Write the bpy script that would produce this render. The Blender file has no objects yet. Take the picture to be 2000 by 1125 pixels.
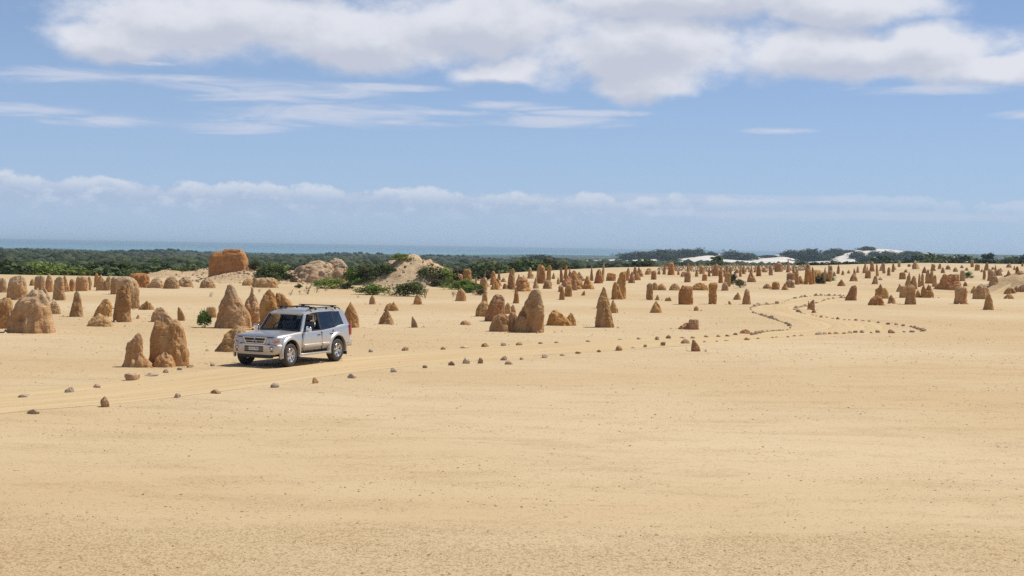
import bpy, bmesh, math, random
import numpy as np
from mathutils import Vector, Matrix, noise as mnoise

sc = bpy.context.scene
COL = sc.collection
R = math.radians

# ------------------------------------------------------------------ camera
F_PX = 2000 * 50 / 36          # focal length in photograph pixels (50 mm on 36 mm)
CAM_Z = 4.1
PITCH = -math.atan(92 / F_PX)  # eye level lies 92 px above the centre row
ROLL = math.atan(20 / 1240.0)
cam_d = bpy.data.cameras.new('camera')
cam_d.lens = 50; cam_d.sensor_width = 36
cam_d.clip_start = 0.5; cam_d.clip_end = 60000
cam = bpy.data.objects.new('camera', cam_d)
COL.objects.link(cam)
CAM_M = Matrix.Translation((0, 0, CAM_Z)) @ Matrix.Rotation(R(90) + PITCH, 4, 'X') @ Matrix.Rotation(ROLL, 4, 'Z')
cam.matrix_world = CAM_M
sc.camera = cam

# ------------------------------------------------------------------ render
sc.render.engine = 'CYCLES'
sc.cycles.use_denoising = False
sc.cycles.max_bounces = 8
sc.cycles.transparent_max_bounces = 12
sc.cycles.volume_bounces = 0
sc.view_settings.view_transform = 'Standard'
sc.view_settings.look = 'None'
sc.view_settings.gamma = 1.0
sc.view_settings.exposure = 0.0

# ------------------------------------------------------------------ node helper
class NT:
    """small helper that writes node graphs as expressions"""
    def __init__(s, tree):
        s.t = tree; s.n = tree.nodes; s.l = tree.links
    def new(s, typ, **kw):
        n = s.n.new(typ)
        for k, v in kw.items(): setattr(n, k, v)
        return n
    def put(s, inp, v):
        if v is None: return
        if hasattr(v, 'is_linked') or isinstance(v, bpy.types.NodeSocket): s.l.new(v, inp)
        else: inp.default_value = v
    def m(s, op, a, b=None, c=None, clamp=False):
        n = s.new('ShaderNodeMath', operation=op, use_clamp=clamp)
        s.put(n.inputs[0], a); s.put(n.inputs[1], b); s.put(n.inputs[2], c)
        return n.outputs[0]
    def sstep(s, v, lo, hi, a=0.0, b=1.0):
        n = s.new('ShaderNodeMapRange', interpolation_type='SMOOTHSTEP')
        s.put(n.inputs[0], v); s.put(n.inputs[1], lo); s.put(n.inputs[2], hi); s.put(n.inputs[3], a); s.put(n.inputs[4], b)
        return n.outputs[0]
    def mix(s, f, a, b, kind='MIX'):
        n = s.new('ShaderNodeMix', data_type='RGBA', blend_type=kind)
        s.put(n.inputs[0], f)
        s.put(n.inputs[6], a if not isinstance(a, tuple) else (*a, 1)[:4])
        s.put(n.inputs[7], b if not isinstance(b, tuple) else (*b, 1)[:4])
        return n.outputs[2]
    def noise(s, vec, scale, detail=4, rough=0.55, dist=0.0, out=0):
        n = s.new('ShaderNodeTexNoise')
        if vec is not None: s.l.new(vec, n.inputs['Vector'])
        n.inputs['Scale'].default_value = scale; n.inputs['Detail'].default_value = detail
        n.inputs['Roughness'].default_value = rough; n.inputs['Distortion'].default_value = dist
        return n.outputs[out]
    def comb(s, x, y, z=0.0):
        n = s.new('ShaderNodeCombineXYZ')
        s.put(n.inputs[0], x); s.put(n.inputs[1], y); s.put(n.inputs[2], z)
        return n.outputs[0]
    def sep(s, v):
        n = s.new('ShaderNodeSeparateXYZ'); s.l.new(v, n.inputs[0]); return n.outputs
    def scale(s, v, k):
        n = s.new('ShaderNodeVectorMath', operation='MULTIPLY'); s.l.new(v, n.inputs[0]); n.inputs[1].default_value = k
        return n.outputs[0]
    def bump(s, h, strength, dist):
        n = s.new('ShaderNodeBump'); s.l.new(h, n.inputs['Height'])
        n.inputs['Strength'].default_value = strength; n.inputs['Distance'].default_value = dist
        return n.outputs[0]

# ------------------------------------------------------------------ sun and sky
SUN_AZ, SUN_EL = R(65), R(58)      # azimuth clockwise from the view direction (+y)
sd = Vector((math.sin(SUN_AZ) * math.cos(SUN_EL), math.cos(SUN_AZ) * math.cos(SUN_EL), math.sin(SUN_EL)))
sun_d = bpy.data.lights.new('sun', 'SUN')
sun_d.energy = 4.7; sun_d.angle = R(0.53); sun_d.color = (1.0, 0.95, 0.87)
sun = bpy.data.objects.new('sun', sun_d); COL.objects.link(sun)
sun.rotation_euler = sd.to_track_quat('Z', 'Y').to_euler(); sun.location = (0, 0, 80)

SKY_STRENGTH = 0.12
def build_world():
    w = bpy.data.worlds.new('World'); sc.world = w; w.use_nodes = True
    g = NT(w.node_tree); g.n.clear()
    out = g.new('ShaderNodeOutputWorld'); bg = g.new('ShaderNodeBackground')
    g.l.new(bg.outputs[0], out.inputs[0])
    sky = g.new('ShaderNodeTexSky', sky_type='NISHITA', sun_disc=False, sun_elevation=SUN_EL, sun_rotation=SUN_AZ,
                altitude=0.0, air_density=0.5, dust_density=0.0, ozone_density=6.0)
    tc = g.new('ShaderNodeTexCoord')
    x, y, z = g.sep(tc.outputs['Generated'])
    a = g.m('MULTIPLY', g.m('ARCTAN2', x, y), 1.0)          # azimuth, radians
    e = g.m('ARCSINE', z)                                     # elevation, radians
    A = g.m('MULTIPLY', a, F_PX); Ev = g.m('MULTIPLY', e, F_PX)   # 48.5 units to the degree
    P = g.comb(A, Ev)
    nw = g.noise(g.scale(P, (1/210, 1/30, 1)), 1.0, 7, 0.62, 0.9)
    warp = g.noise(g.scale(P, (1/150, 1/110, 1)), 1.0, 3, 0.5, 0.0, 1)       # vector noise that frays the outlines
    wx, wy, wz = g.sep(warp)
    def blobs(lst, a_, e_):
        f = None
        for ca, ce, ra, re in lst:
            dx = g.m('MULTIPLY_ADD', a_, 1/ra, -ca/ra); dy = g.m('MULTIPLY_ADD', e_, 1/re, -ce/re)
            r2 = g.m('ADD', g.m('MULTIPLY', dx, dx), g.m('MULTIPLY', dy, dy))
            v = g.m('SUBTRACT', 1.0, g.m('SQRT', r2))
            f = v if f is None else g.m('SMOOTH_MAX', f, v, 0.15)
        return f
    BANK = [(-560, 415, 340, 88), (-760, 368, 170, 45), (-300, 385, 330, 64), (-60, 420, 300, 78), (-330, 520, 330, 70),
            (270, 380, 330, 88), (250, 312, 125, 36), (660, 365, 430, 50), (930, 335, 420, 36), (640, 450, 200, 52),
            (330, 480, 420, 60), (-560, 560, 460, 110), (1500, 380, 480, 70), (-30, 335, 120, 32)]
    def density(dA, dE):
        a_ = g.m('ADD', g.m('ADD', A, dA), g.m('MULTIPLY', g.m('SUBTRACT', wx, 0.5), 150.0))
        e_ = g.m('ADD', g.m('ADD', Ev, dE), g.m('MULTIPLY', g.m('SUBTRACT', wy, 0.5), 70.0))
        p_ = g.comb(g.m('ADD', A, dA), g.m('ADD', Ev, dE))
        n1 = g.noise(g.scale(p_, (1/170, 1/105, 1)), 1.0, 8, 0.60)
        return g.m('ADD', blobs(BANK, a_, e_), g.m('MULTIPLY', g.m('SUBTRACT', n1, 0.5), 1.5))
    # the big cumulus bank; the second look, up towards the sun, tells how deep a point lies in the cloud
    b1 = density(0.0, 0.0)
    b_up = density(26.0, 34.0)
    mb = g.sstep(b1, -0.16, 0.50)
    # wisps in thin layers below it
    wl = blobs([(-850, 290, 270, 22), (-480, 276, 280, 34), (-920, 226, 220, 16), (-760, 210, 170, 15), (-560, 208, 160, 17), (-330, 236, 320, 32),
                (-20, 262, 160, 12), (90, 232, 190, 15), (510, 218, 90, 9), (960, 246, 90, 12), (-930, 460, 200, 18), (-1350, 250, 260, 24), (1300, 225, 220, 18), (790, 296, 230, 16), (-680, 322, 60, 6), (150, 250, 150, 9), (-110, 246, 150, 10), (-640, 296, 200, 10), (-250, 292, 160, 10)], A, Ev)
    w1 = g.m('ADD', wl, g.m('MULTIPLY', g.m('SUBTRACT', nw, 0.5), 3.0))
    mw = g.m('MULTIPLY', g.m('MULTIPLY', g.sstep(w1, -0.15, 1.15), g.sstep(wl, 0.0, 0.30)), 0.85)
    # low far bank of cumulus above the sea, all along the horizon
    na = g.noise(g.scale(P, (1/75, 1/60, 1)), 1.0, 5, 0.62)
    na2 = g.noise(g.scale(P, (1/420, 0, 1)), 1.0, 2, 0.5)
    top = g.m('ADD', g.m('MULTIPLY_ADD', A, -0.011, 66.0), g.m('MULTIPLY', na, 62.0))
    top = g.m('ADD', top, g.m('MULTIPLY', g.m('SUBTRACT', na2, 0.5), 40.0))
    dl = g.m('SUBTRACT', g.m('MAXIMUM', top, 70.0), Ev)
    right = g.sstep(A, 250.0, 560.0)
    ml = g.m('MULTIPLY', g.sstep(dl, -3.0, 11.0), g.sstep(Ev, 5.0, 85.0, 0.12, 1.0))
    ml = g.m('MULTIPLY', ml, g.m('MULTIPLY_ADD', right, -0.5, 0.80))
    edge = g.m('MULTIPLY', g.sstep(dl, -2.0, 6.0), g.sstep(dl, 34.0, 6.0))
    sl = blobs([(420, 88, 560, 12), (960, 78, 130, 8), (600, 58, 620, 13), (1500, 80, 400, 14)], A, Ev)
    msl = g.m('MULTIPLY', g.sstep(g.m('ADD', sl, g.m('MULTIPLY', g.m('SUBTRACT', nw, 0.5), 1.1)), 0.0, 0.7), 0.42)
    # broken cloud over the rest of the sky, outside the frame
    zc = g.m('MAXIMUM', z, 0.06)
    Q = g.comb(g.m('DIVIDE', x, zc), g.m('DIVIDE', y, zc))
    nq = g.noise(Q, 0.55, 7, 0.58, 0.3)
    mq = g.m('MULTIPLY', g.sstep(nq, 0.50, 0.68), g.sstep(Ev, 540.0, 800.0))
    # cloud colours (what the cloud sends to the eye, shaded bases included)
    shade = g.sstep(g.m('SUBTRACT', b_up, g.m('MULTIPLY', b1, 0.25)), 0.0, 0.75)
    K = lambda *c: tuple(v / SKY_STRENGTH for v in c)   # the Background works at SKY_STRENGTH
    cb = g.mix(shade, K(0.76, 0.78, 0.845), K(0.555, 0.59, 0.69))
    # sea haze low in the air, all round the horizon
    sky_c = g.mix(g.m('MULTIPLY', g.m('EXPONENT', g.m('MULTIPLY', g.m('MAXIMUM', e, 0.0), -1 / R(11.0))), 0.95), sky.outputs[0], K(0.385, 0.51, 0.69))
    col = g.mix(g.m('MULTIPLY', mq, 0.85), sky_c, K(0.66, 0.68, 0.75))
    puff = g.sstep(g.noise(g.scale(P, (1/48, 1/26, 1)), 1.0, 6, 0.62), 0.44, 0.70)
    lowc = g.mix(g.m('MAXIMUM', g.m('MULTIPLY', edge, g.sstep(na, 0.3, 0.6)), g.m('MULTIPLY', puff, g.sstep(Ev, 10.0, 90.0, 0.1, 0.7))), K(0.42, 0.515, 0.69), K(0.68, 0.73, 0.82))
    col = g.mix(ml, col, lowc)
    col = g.mix(msl, col, K(0.55, 0.62, 0.76))
    col = g.mix(mw, col, K(0.60, 0.65, 0.78))
    col = g.mix(g.m('MULTIPLY', mb, 0.97), col, cb)
    g.l.new(col, bg.inputs['Color'])
    bg.inputs['Strength'].default_value = SKY_STRENGTH
    w.cycles.sampling_method = 'MANUAL'; w.cycles.sample_map_resolution = 512

build_world()

# ------------------------------------------------------------------ numbers: noise, terrain height, pixel -> place
def _hash(ix, iy, seed):
    h = (ix.astype(np.int64) * 374761393 + iy.astype(np.int64) * 668265263 + seed * 1442695041) & 0xffffffff
    h = ((h ^ (h >> 13)) * 1274126177) & 0xffffffff
    return ((h ^ (h >> 16)) & 0xffff) / 65535.0
def vnoise(x, y, seed=0):
    ix = np.floor(x); iy = np.floor(y); fx = x - ix; fy = y - iy
    u = fx * fx * fx * (fx * (fx * 6 - 15) + 10); v = fy * fy * fy * (fy * (fy * 6 - 15) + 10)
    a = _hash(ix, iy, seed); b = _hash(ix + 1, iy, seed); c = _hash(ix, iy + 1, seed); d = _hash(ix + 1, iy + 1, seed)
    return (a * (1 - u) + b * u) * (1 - v) + (c * (1 - u) + d * u) * v
def fbm(x, y, oct=4, seed=0):
    s = 0; amp = 0.5
    for i in range(oct):
        s = s + amp * (vnoise(x, y, seed + i) - 0.5); x = x * 2.03 + 17.1; y = y * 2.03 + 5.3; amp *= 0.5
    return s
def sst(v, a, b):
    t = np.clip((v - a) / (b - a), 0, 1); return t * t * (3 - 2 * t)

MOUNDS = [  # x, y, half width x, half width y, height, sharpness
    (-24.6, 130.0, 5.2, 4.5, 1.15, 1.0), (-20.6, 129.0, 4.2, 3.5, 0.55, 1.0),
    (-17.6, 131.0, 3.9, 3.0, 1.75, 0.9), (-9.3, 129.0, 6.2, 4.8, 2.3, 0.8), (-9.0, 128.0, 6.5, 5.0, 0.55, 1.0),
    (47.2, 131.0, 6.0, 5.0, 2.0, 1.0), (-33.5, 140.0, 4.0, 3.0, 0.7, 1.0), (-30.0, 141.0, 3.0, 2.5, 0.8, 1.0)]
CREST_PX = [1000, 1100, 1200, 1270, 1330, 1380, 1430, 1480, 1530, 1560, 1620, 1655, 1690, 1725, 1780, 1850, 1900, 2000]
CREST_Z = [-26, -19, -14.5, -11.0, -9.0, -6.5, -7.5, -9.4, -6.0, -8.6, -6.5, -2.0, 1.2, 1.6, -0.5, -4.5, -9.0, -14]

HILLS = [(270, 1500, 60, 230, 5), (350, 1650, 50, 200, 3), (125, 1080, 17, 140, 3.5), (15, 1300, 40, 180, 3), (690, 1600, 60, 220, 4), (1050, 1250, 24, 160, 4), (560, 1200, 40, 160, 2), (870, 1700, 60, 200, 2)]
def terrain(x, y):
    """height of the ground, arrays in, arrays out"""
    x = np.asarray(x, float); y = np.asarray(y, float)
    az = x / np.maximum(y, 20.0); px = 1000 + F_PX * az
    d0 = np.interp(px, [-600, 300, 850, 960, 1200, 1600, 1800, 2600], [138, 140, 146, 175, 235, 300, 380, 420])
    s = np.maximum(y - d0, 0)
    z = -(2.6 * (1 - np.exp(-s / 55.0)) + 0.0118 * s)
    far = sst(y, 380, 1500)
    if far.any(): z = z + far * (fbm(x / 520 + 3.1, y / 430, 5, 11) * 22 + fbm(x / 1500, y / 1100 + 7, 3, 5) * 16)
    # long swells and hollows of the desert floor, then wind ripples near by
    near = sst(y, 420, 200)
    z = z + near * (fbm(x / 34.0, y / 22.0, 3, 3) * 0.22)
    if y.min() < 70: z = z + sst(y, 70, 30) * (fbm(x / 2.2, y / 0.55, 3, 8) * 0.022 + fbm(x / 7.0, y / 2.0, 2, 4) * 0.04)
    # low bank beyond the bend of the track
    z = z + 0.35 * np.exp(-((y - 131) / 7.0) ** 2) * sst(px, 1380, 1500) * sst(px, 1900, 1760)
    for mx, my, wx, wy, h, sh in MOUNDS:
        r = np.sqrt(((x - mx) / wx) ** 2 + ((y - my) / wy) ** 2)
        k = r < 1
        if not k.any(): continue
        b = 1 - r[k]; xk, yk = x[k], y[k]
        b = b ** sh if sh < 0.99 else b * b * (3 - 2 * b)
        z[k] += h * b * (1 + 0.5 * fbm(xk / 0.9, yk / 0.9, 4, 21)) + 0.5 * np.clip(b, 0, 0.5) * fbm(xk / 0.5, yk / 0.5, 3, 31)
    if y.max() < 700: return z
    for hx, hy, wx, wy, hh in HILLS:
        z = z + hh * np.exp(-((x - (hx - 1000) / F_PX * hy) / wx) ** 2 - ((y - hy) / wy) ** 2)
    if y.max() < 1000: return z
    # white dunes
    cz = np.interp(px, CREST_PX, CREST_Z)
    k = sst(y, 1130, 1520) * sst(y, 1950, 1560) * sst(px, 1020, 1150) * sst(px, 2060, 1880)
    z = z * (1 - k) + (cz + fbm(x / 60, y / 90, 3, 41) * 3.0) * k
    # far ridge at the right, coast ridge along the shore
    ridge = np.exp(-((y - 4200) / 800.0) ** 2) * sst(px, 1560, 1840)
    zr = -14 + fbm(x / 500, y / 400, 3, 61) * 7
    z = z * (1 - ridge) + zr * ridge
    z = z + 10 * np.exp(-((y - 5000) / 260.0) ** 2) * (0.4 + vnoise(x / 420, y * 0 + 2.0, 71)) * sst(px, 1700, 1300)
    z = np.where(y > 5200, z - (y - 5200) * 0.05, z)
    return z
def th(x, y): return float(terrain(np.array([x]), np.array([y]))[0])

_M3 = np.array(CAM_M.to_3x3())
def ray(px, py):
    d = _M3 @ np.array([(px - 1000) / F_PX, -(py - 562.5) / F_PX, -1.0])
    return d / d[1]
_TS = np.concatenate([np.linspace(12, 160, 200), np.geomspace(161, 3000, 160)])
def G(px, py):
    """where the line of sight through this pixel meets the ground"""
    d = ray(px, py); ts = _TS
    for step in range(2):
        zz = CAM_Z + d[2] * ts - terrain(d[0] * ts, ts)
        i = int(np.argmax(zz < 0))
        if zz[i] >= 0: i = len(ts) - 1
        t0, t1 = ts[max(i - 1, 0)], ts[i]; z0, z1 = zz[max(i - 1, 0)], zz[i]
        ts = np.linspace(t0, t1, 24)
    t = t0 + (t1 - t0) * (z0 / (z0 - z1) if z0 != z1 else 0)
    return Vector((d[0] * t, t, CAM_Z + d[2] * t))
_MI = np.array(CAM_M.inverted())
def row_of(p):
    q = _MI @ np.array([p[0], p[1], p[2], 1.0]); return 562.5 + F_PX * q[1] / q[2]
def PD(px, dist):
    """the ground below this column of pixels at a given distance"""
    d = ray(px, 480)
    return Vector((d[0] * dist, dist, th(d[0] * dist, dist)))

# ------------------------------------------------------------------ materials
MATS = {}
def new_mat(name):
    m = bpy.data.materials.new(name); m.use_nodes = True; g = NT(m.node_tree)
    b = g.n['Principled BSDF']; MATS[name] = m
    return m, g, b
def simple(name, col, rough=0.5, metal=0.0, var=0.06, scale=20.0, coat=0.0, spec=0.5, bump=0.0):
    m, g, b = new_mat(name)
    tc = g.new('ShaderNodeTexCoord')
    n = g.noise(tc.outputs['Object'], scale, 3)
    c = g.mix(n, tuple(max(0, v * (1 - var)) for v in col), tuple(v * (1 + var) for v in col))
    g.l.new(c, b.inputs['Base Color'])
    b.inputs['Roughness'].default_value = rough; b.inputs['Metallic'].default_value = metal
    b.inputs['Coat Weight'].default_value = coat; b.inputs['Coat Roughness'].default_value = 0.06
    b.inputs['Specular IOR Level'].default_value = spec
    if bump: g.l.new(g.bump(n, bump, 0.01), b.inputs['Normal'])
    return m

SAND = (0.520, 0.378, 0.205); SAND_PALE = (0.590, 0.460, 0.278); GRAIN = (0.25, 0.145, 0.055)
def ground_material():
    m, g, b = new_mat('sand_and_scrub')
    geo = g.new('ShaderNodeNewGeometry'); P = geo.outputs['Position']
    x, y, z = g.sep(P)
    big = g.noise(g.scale(P, (0.03, 0.05, 0.05)), 1.0, 4)
    strip = g.noise(g.scale(P, (0.30, 0.85, 0.4)), 1.0, 8, 0.74, 0.4)
    fine = g.noise(g.scale(P, (26.0, 22.0, 22.0)), 1.0, 3, 0.7)
    mid = g.noise(g.scale(P, (3.0, 6.0, 4.0)), 1.0, 4, 0.7)
    col = g.mix(g.sstep(big, 0.35, 0.65), SAND, SAND_PALE)
    col = g.mix(g.m('MULTIPLY', g.sstep(strip, 0.45, 0.72), 0.14), col, (0.42, 0.27, 0.13))
    # coarse grains lie in drifts, thick where the sheet of gravel near the lookout begins
    yy = g.m('ADD', y, g.m('MULTIPLY', g.m('SUBTRACT', g.noise(g.scale(P, (0.25, 0.9, 0.3)), 1.0, 4), 0.5), 6.0))
    coarse = g.m('MAXIMUM', g.m('MULTIPLY', g.sstep(strip, 0.48, 0.66), 0.55), g.sstep(yy, 21.5, 18.8))
    coarse = g.m('MULTIPLY', coarse, g.sstep(y, 70.0, 30.0, 0.25, 1.0))
    gr = g.sstep(g.m('ADD', g.m('MULTIPLY', fine, 0.8), g.m('MULTIPLY', mid, 0.2)), 0.48, 0.60)
    col = g.mix(g.m('MULTIPLY', g.m('MULTIPLY', gr, coarse), 0.62), col, GRAIN)
    wv = g.new('ShaderNodeVectorMath', operation='MULTIPLY_ADD'); g.l.new(g.noise(P, 0.9, 3, 0.6, 0.0, 1), wv.inputs[0]); wv.inputs[1].default_value = (2.4, 2.4, 0); g.l.new(P, wv.inputs[2])
    # crumbs of limestone, each a spot a centimetre or two across, thicker in the drifts
    for sc_, rad, thr in ((3.1, 0.060, 0.36), (7.0, 0.15, 0.50), (13.0, 0.26, 0.62)):
        vo = g.new('ShaderNodeTexVoronoi', voronoi_dimensions='2D'); vo.inputs['Scale'].default_value = sc_; g.l.new(wv.outputs[0], vo.inputs['Vector'])
        cr, cg, cb_ = g.sep(vo.outputs['Color'])
        spot = g.m('MULTIPLY', g.sstep(vo.outputs['Distance'], rad, rad * 0.45), g.sstep(g.m('ADD', cr, g.m('MULTIPLY', strip, 2.2)), 1.0 - thr + 1.05, 1.0 - thr + 1.45))
        col = g.mix(g.m('MULTIPLY', spot, 0.75), col, g.mix(cg, (0.20, 0.12, 0.06), (0.40, 0.26, 0.135)))
    at = g.new('ShaderNodeVertexColor', layer_name='zone')
    veg, wht, rub = g.sep(at.outputs['Color'])
    # rubble on the mounds
    nr = g.noise(g.scale(P, (2.2, 2.2, 3.5)), 1.0, 6, 0.7)
    rcol = g.mix(g.sstep(nr, 0.38, 0.62), (0.36, 0.20, 0.11), (0.56, 0.42, 0.27))
    col = g.mix(g.m('MULTIPLY', rub, g.sstep(nr, 0.2, 0.55, 0.9, 0.45)), col, rcol)
    # scrub soil far out
    nv = g.noise(g.scale(P, (0.02, 0.012, 0.05)), 1.0, 6, 0.65)
    vcol = g.mix(g.sstep(nv, 0.35, 0.65), (0.024, 0.036, 0.017), (0.060, 0.075, 0.032))
    nb = g.noise(g.scale(P, (0.012, 0.006, 0.0)), 1.0, 5, 0.7)
    vcol = g.mix(g.sstep(nb, 0.655, 0.70), vcol, (0.62, 0.56, 0.46))
    col = g.mix(veg, col, vcol)
    wcol = g.mix(g.sstep(g.noise(g.scale(P, (0.05, 0.03, 0.1)), 1.0, 4), 0.3, 0.7), (0.62, 0.56, 0.48), (0.74, 0.69, 0.62))
    col = g.mix(wht, col, wcol)
    g.l.new(col, b.inputs['Base Color'])
    b.inputs['Roughness'].default_value = 0.95; b.inputs['Specular IOR Level'].default_value = 0.15
    h = g.m('ADD', g.m('MULTIPLY', fine, g.m('MULTIPLY_ADD', coarse, 0.9, 0.25)), g.m('MULTIPLY', nr, g.m('MULTIPLY', rub, 9.0)))
    h = g.m('ADD', h, g.m('MULTIPLY', mid, 0.35))
    g.l.new(g.bump(h, 0.9, 0.018), b.inputs['Normal'])
    return m

# ------------------------------------------------------------------ ground sheet
def add_obj(name, me, mats, parent=None, **props):
    o = bpy.data.objects.new(name, me)
    COL.objects.link(o)
    if mats is not None:
        for mm in (mats if isinstance(mats, (list, tuple)) else [mats]):
            if len(me.materials) < (len(mats) if isinstance(mats, (list, tuple)) else 1): me.materials.append(mm)
    if parent is not None: o.parent = parent
    for k, v in props.items(): o[k] = v
    return o
def mesh_np(name, v, f, smooth=True):
    """numpy verts (n,3) and equal-sided faces (m,k) -> mesh"""
    v = np.asarray(v, np.float32); f = np.asarray(f, np.int32)
    me = bpy.data.meshes.new(name)
    me.vertices.add(len(v)); me.vertices.foreach_set('co', v.ravel())
    k = f.shape[1]
    me.loops.add(f.size); me.loops.foreach_set('vertex_index', f.ravel())
    me.polygons.add(len(f)); me.polygons.foreach_set('loop_start', np.arange(0, f.size, k, dtype=np.int32))
    me.polygons.foreach_set('loop_total', np.full(len(f), k, np.int32))
    if smooth: me.polygons.foreach_set('use_smooth', np.ones(len(f), bool))
    me.update(calc_edges=True); me.validate()
    return me
def grid_faces(nr, nc):
    i = np.arange(nr - 1)[:, None] * nc + np.arange(nc - 1)[None, :]
    i = i.ravel()
    return np.stack([i, i + 1, i + nc + 1, i + nc], 1)

def zones(X, Y):
    px = 1000 + F_PX * X / np.maximum(Y, 20)
    d0 = np.interp(px, [-600, 300, 850, 960, 1200, 1500, 1600, 1800, 2600], [150, 152, 160, 182, 250, 400, 400, 400, 440])
    veg = sst(Y + fbm(X / 12, Y / 12, 3, 77) * 26, d0 - 6, d0 + 14)
    wht = sst(Y, 1120, 1220) * sst(Y, 2050, 1900) * sst(px + fbm(X / 90, Y / 90, 3, 5) * 160, 1060, 1130) * sst(px, 2010, 1900)
    rub = np.zeros_like(X)
    for i, (mx, my, wx, wy, h, s_) in enumerate(MOUNDS):
        r = np.sqrt(((X - mx) / (wx * 1.05)) ** 2 + ((Y - my) / (wy * 1.05)) ** 2)
        rub = np.maximum(rub, sst(r + fbm(X / 1.5, Y / 1.5, 3, 9) * 0.5, 1.0, 0.5) * (0.45 if i == 5 else 0.85))
    veg = veg * (1 - np.clip(rub * 1.5, 0, 1))
    return veg, wht, rub

def build_ground():
    rows = np.concatenate([np.linspace(-140, 10, 26)[:-1], np.linspace(10, 55, 190)[:-1], np.linspace(55, 118, 130)[:-1],
                           np.linspace(118, 152, 130)[:-1], np.linspace(152, 420, 130)[:-1], np.geomspace(420, 5600, 210)])
    t = np.linspace(-1, 1, 441); t = 0.62 * t + 0.38 * t ** 3
    hw = 45 + 0.62 * np.maximum(rows, 0)
    X = t[None, :] * hw[:, None]; Y = np.repeat(rows[:, None], len(t), 1)
    X, Y = X.ravel(), Y.ravel(); Z = terrain(X, Y)
    me = mesh_np('ground', np.stack([X, Y, Z], 1), grid_faces(len(rows), len(t)))
    veg, wht, rub = zones(X, Y)
    at = me.color_attributes.new('zone', 'FLOAT_COLOR', 'POINT')
    at.data.foreach_set('color', np.stack([veg, wht, rub, np.ones_like(veg)], 1).astype(np.float32).ravel())
    add_obj('ground', me, ground_material(), kind='structure')
build_ground()

# ------------------------------------------------------------------ sea
def build_sea():
    m, g, b = new_mat('sea_water')
    geo = g.new('ShaderNodeNewGeometry'); P = geo.outputs['Position']; x, y, z = g.sep(P)
    n = g.noise(g.scale(P, (0.0006, 0.0022, 0)), 1.0, 4)
    yy = g.m('ADD', y, g.m('MULTIPLY', g.m('SUBTRACT', n, 0.5), 2600.0))
    c = g.mix(g.sstep(yy, 6200.0, 9000.0), (0.105, 0.26, 0.325), (0.075, 0.17, 0.265))
    fo = g.noise(g.scale(P, (0.0024, 0.0030, 0)), 1.0, 5, 0.7)
    fm = g.m('MULTIPLY', g.sstep(fo, 0.66, 0.70), g.sstep(y, 6000.0, 6900.0))
    rf = g.m('MULTIPLY', g.sstep(g.noise(g.scale(P, (0.0008, 0.004, 0.01)), 1.0, 4), 0.60, 0.66), 0.5)
    c = g.mix(rf, c, (0.06, 0.15, 0.22))
    c = g.mix(fm, c, (0.75, 0.78, 0.80))
    g.l.new(c, b.inputs['Base Color'])
    b.inputs['Roughness'].default_value = 0.55; b.inputs['Specular IOR Level'].default_value = 0.12
    xs = np.linspace(-9500, 9500, 40); ys = np.linspace(5100, 14200, 40)
    X, Y = np.meshgrid(xs, ys); Z = np.full(X.size, -58.0)
    me = mesh_np('sea', np.stack([X.ravel(), Y.ravel(), Z], 1), grid_faces(40, 40))
    add_obj('sea', me, m, kind='structure')
build_sea()

# ------------------------------------------------------------------ air
def build_haze():
    # the layer of sea air: level over the land, thinning down to the far edge of the sea
    prof = [(-400, -108), (14600, -108), (14600, -56.5), (2400, 15), (-400, 15)]
    V = [(sx * 10000, y, z) for sx in (-1, 1) for y, z in prof]
    Fc = [(4, 3, 2, 1, 0), (5, 6, 7, 8, 9)] + [(k, (k + 1) % 5, 5 + (k + 1) % 5, 5 + k) for k in range(5)]
    me = bpy.data.meshes.new('haze'); me.from_pydata(V, [], Fc); me.update()
    bm = bmesh.new(); bm.from_mesh(me); bmesh.ops.recalc_face_normals(bm, faces=bm.faces); bm.to_mesh(me); bm.free()
    m = bpy.data.materials.new('haze_air'); m.use_nodes = True; g = NT(m.node_tree)
    g.n.remove(g.n['Principled BSDF'])
    v = g.new('ShaderNodeVolumePrincipled')
    v.inputs['Color'].default_value = (0.68, 0.87, 1.0, 1); v.inputs['Density'].default_value = HAZE_DENSITY
    v.inputs['Anisotropy'].default_value = 0.2
    g.l.new(v.outputs[0], g.n['Material Output'].inputs['Volume'])
    add_obj('haze', me, m, kind='stuff')
HAZE_DENSITY = 1.2e-4
build_haze()

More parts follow.
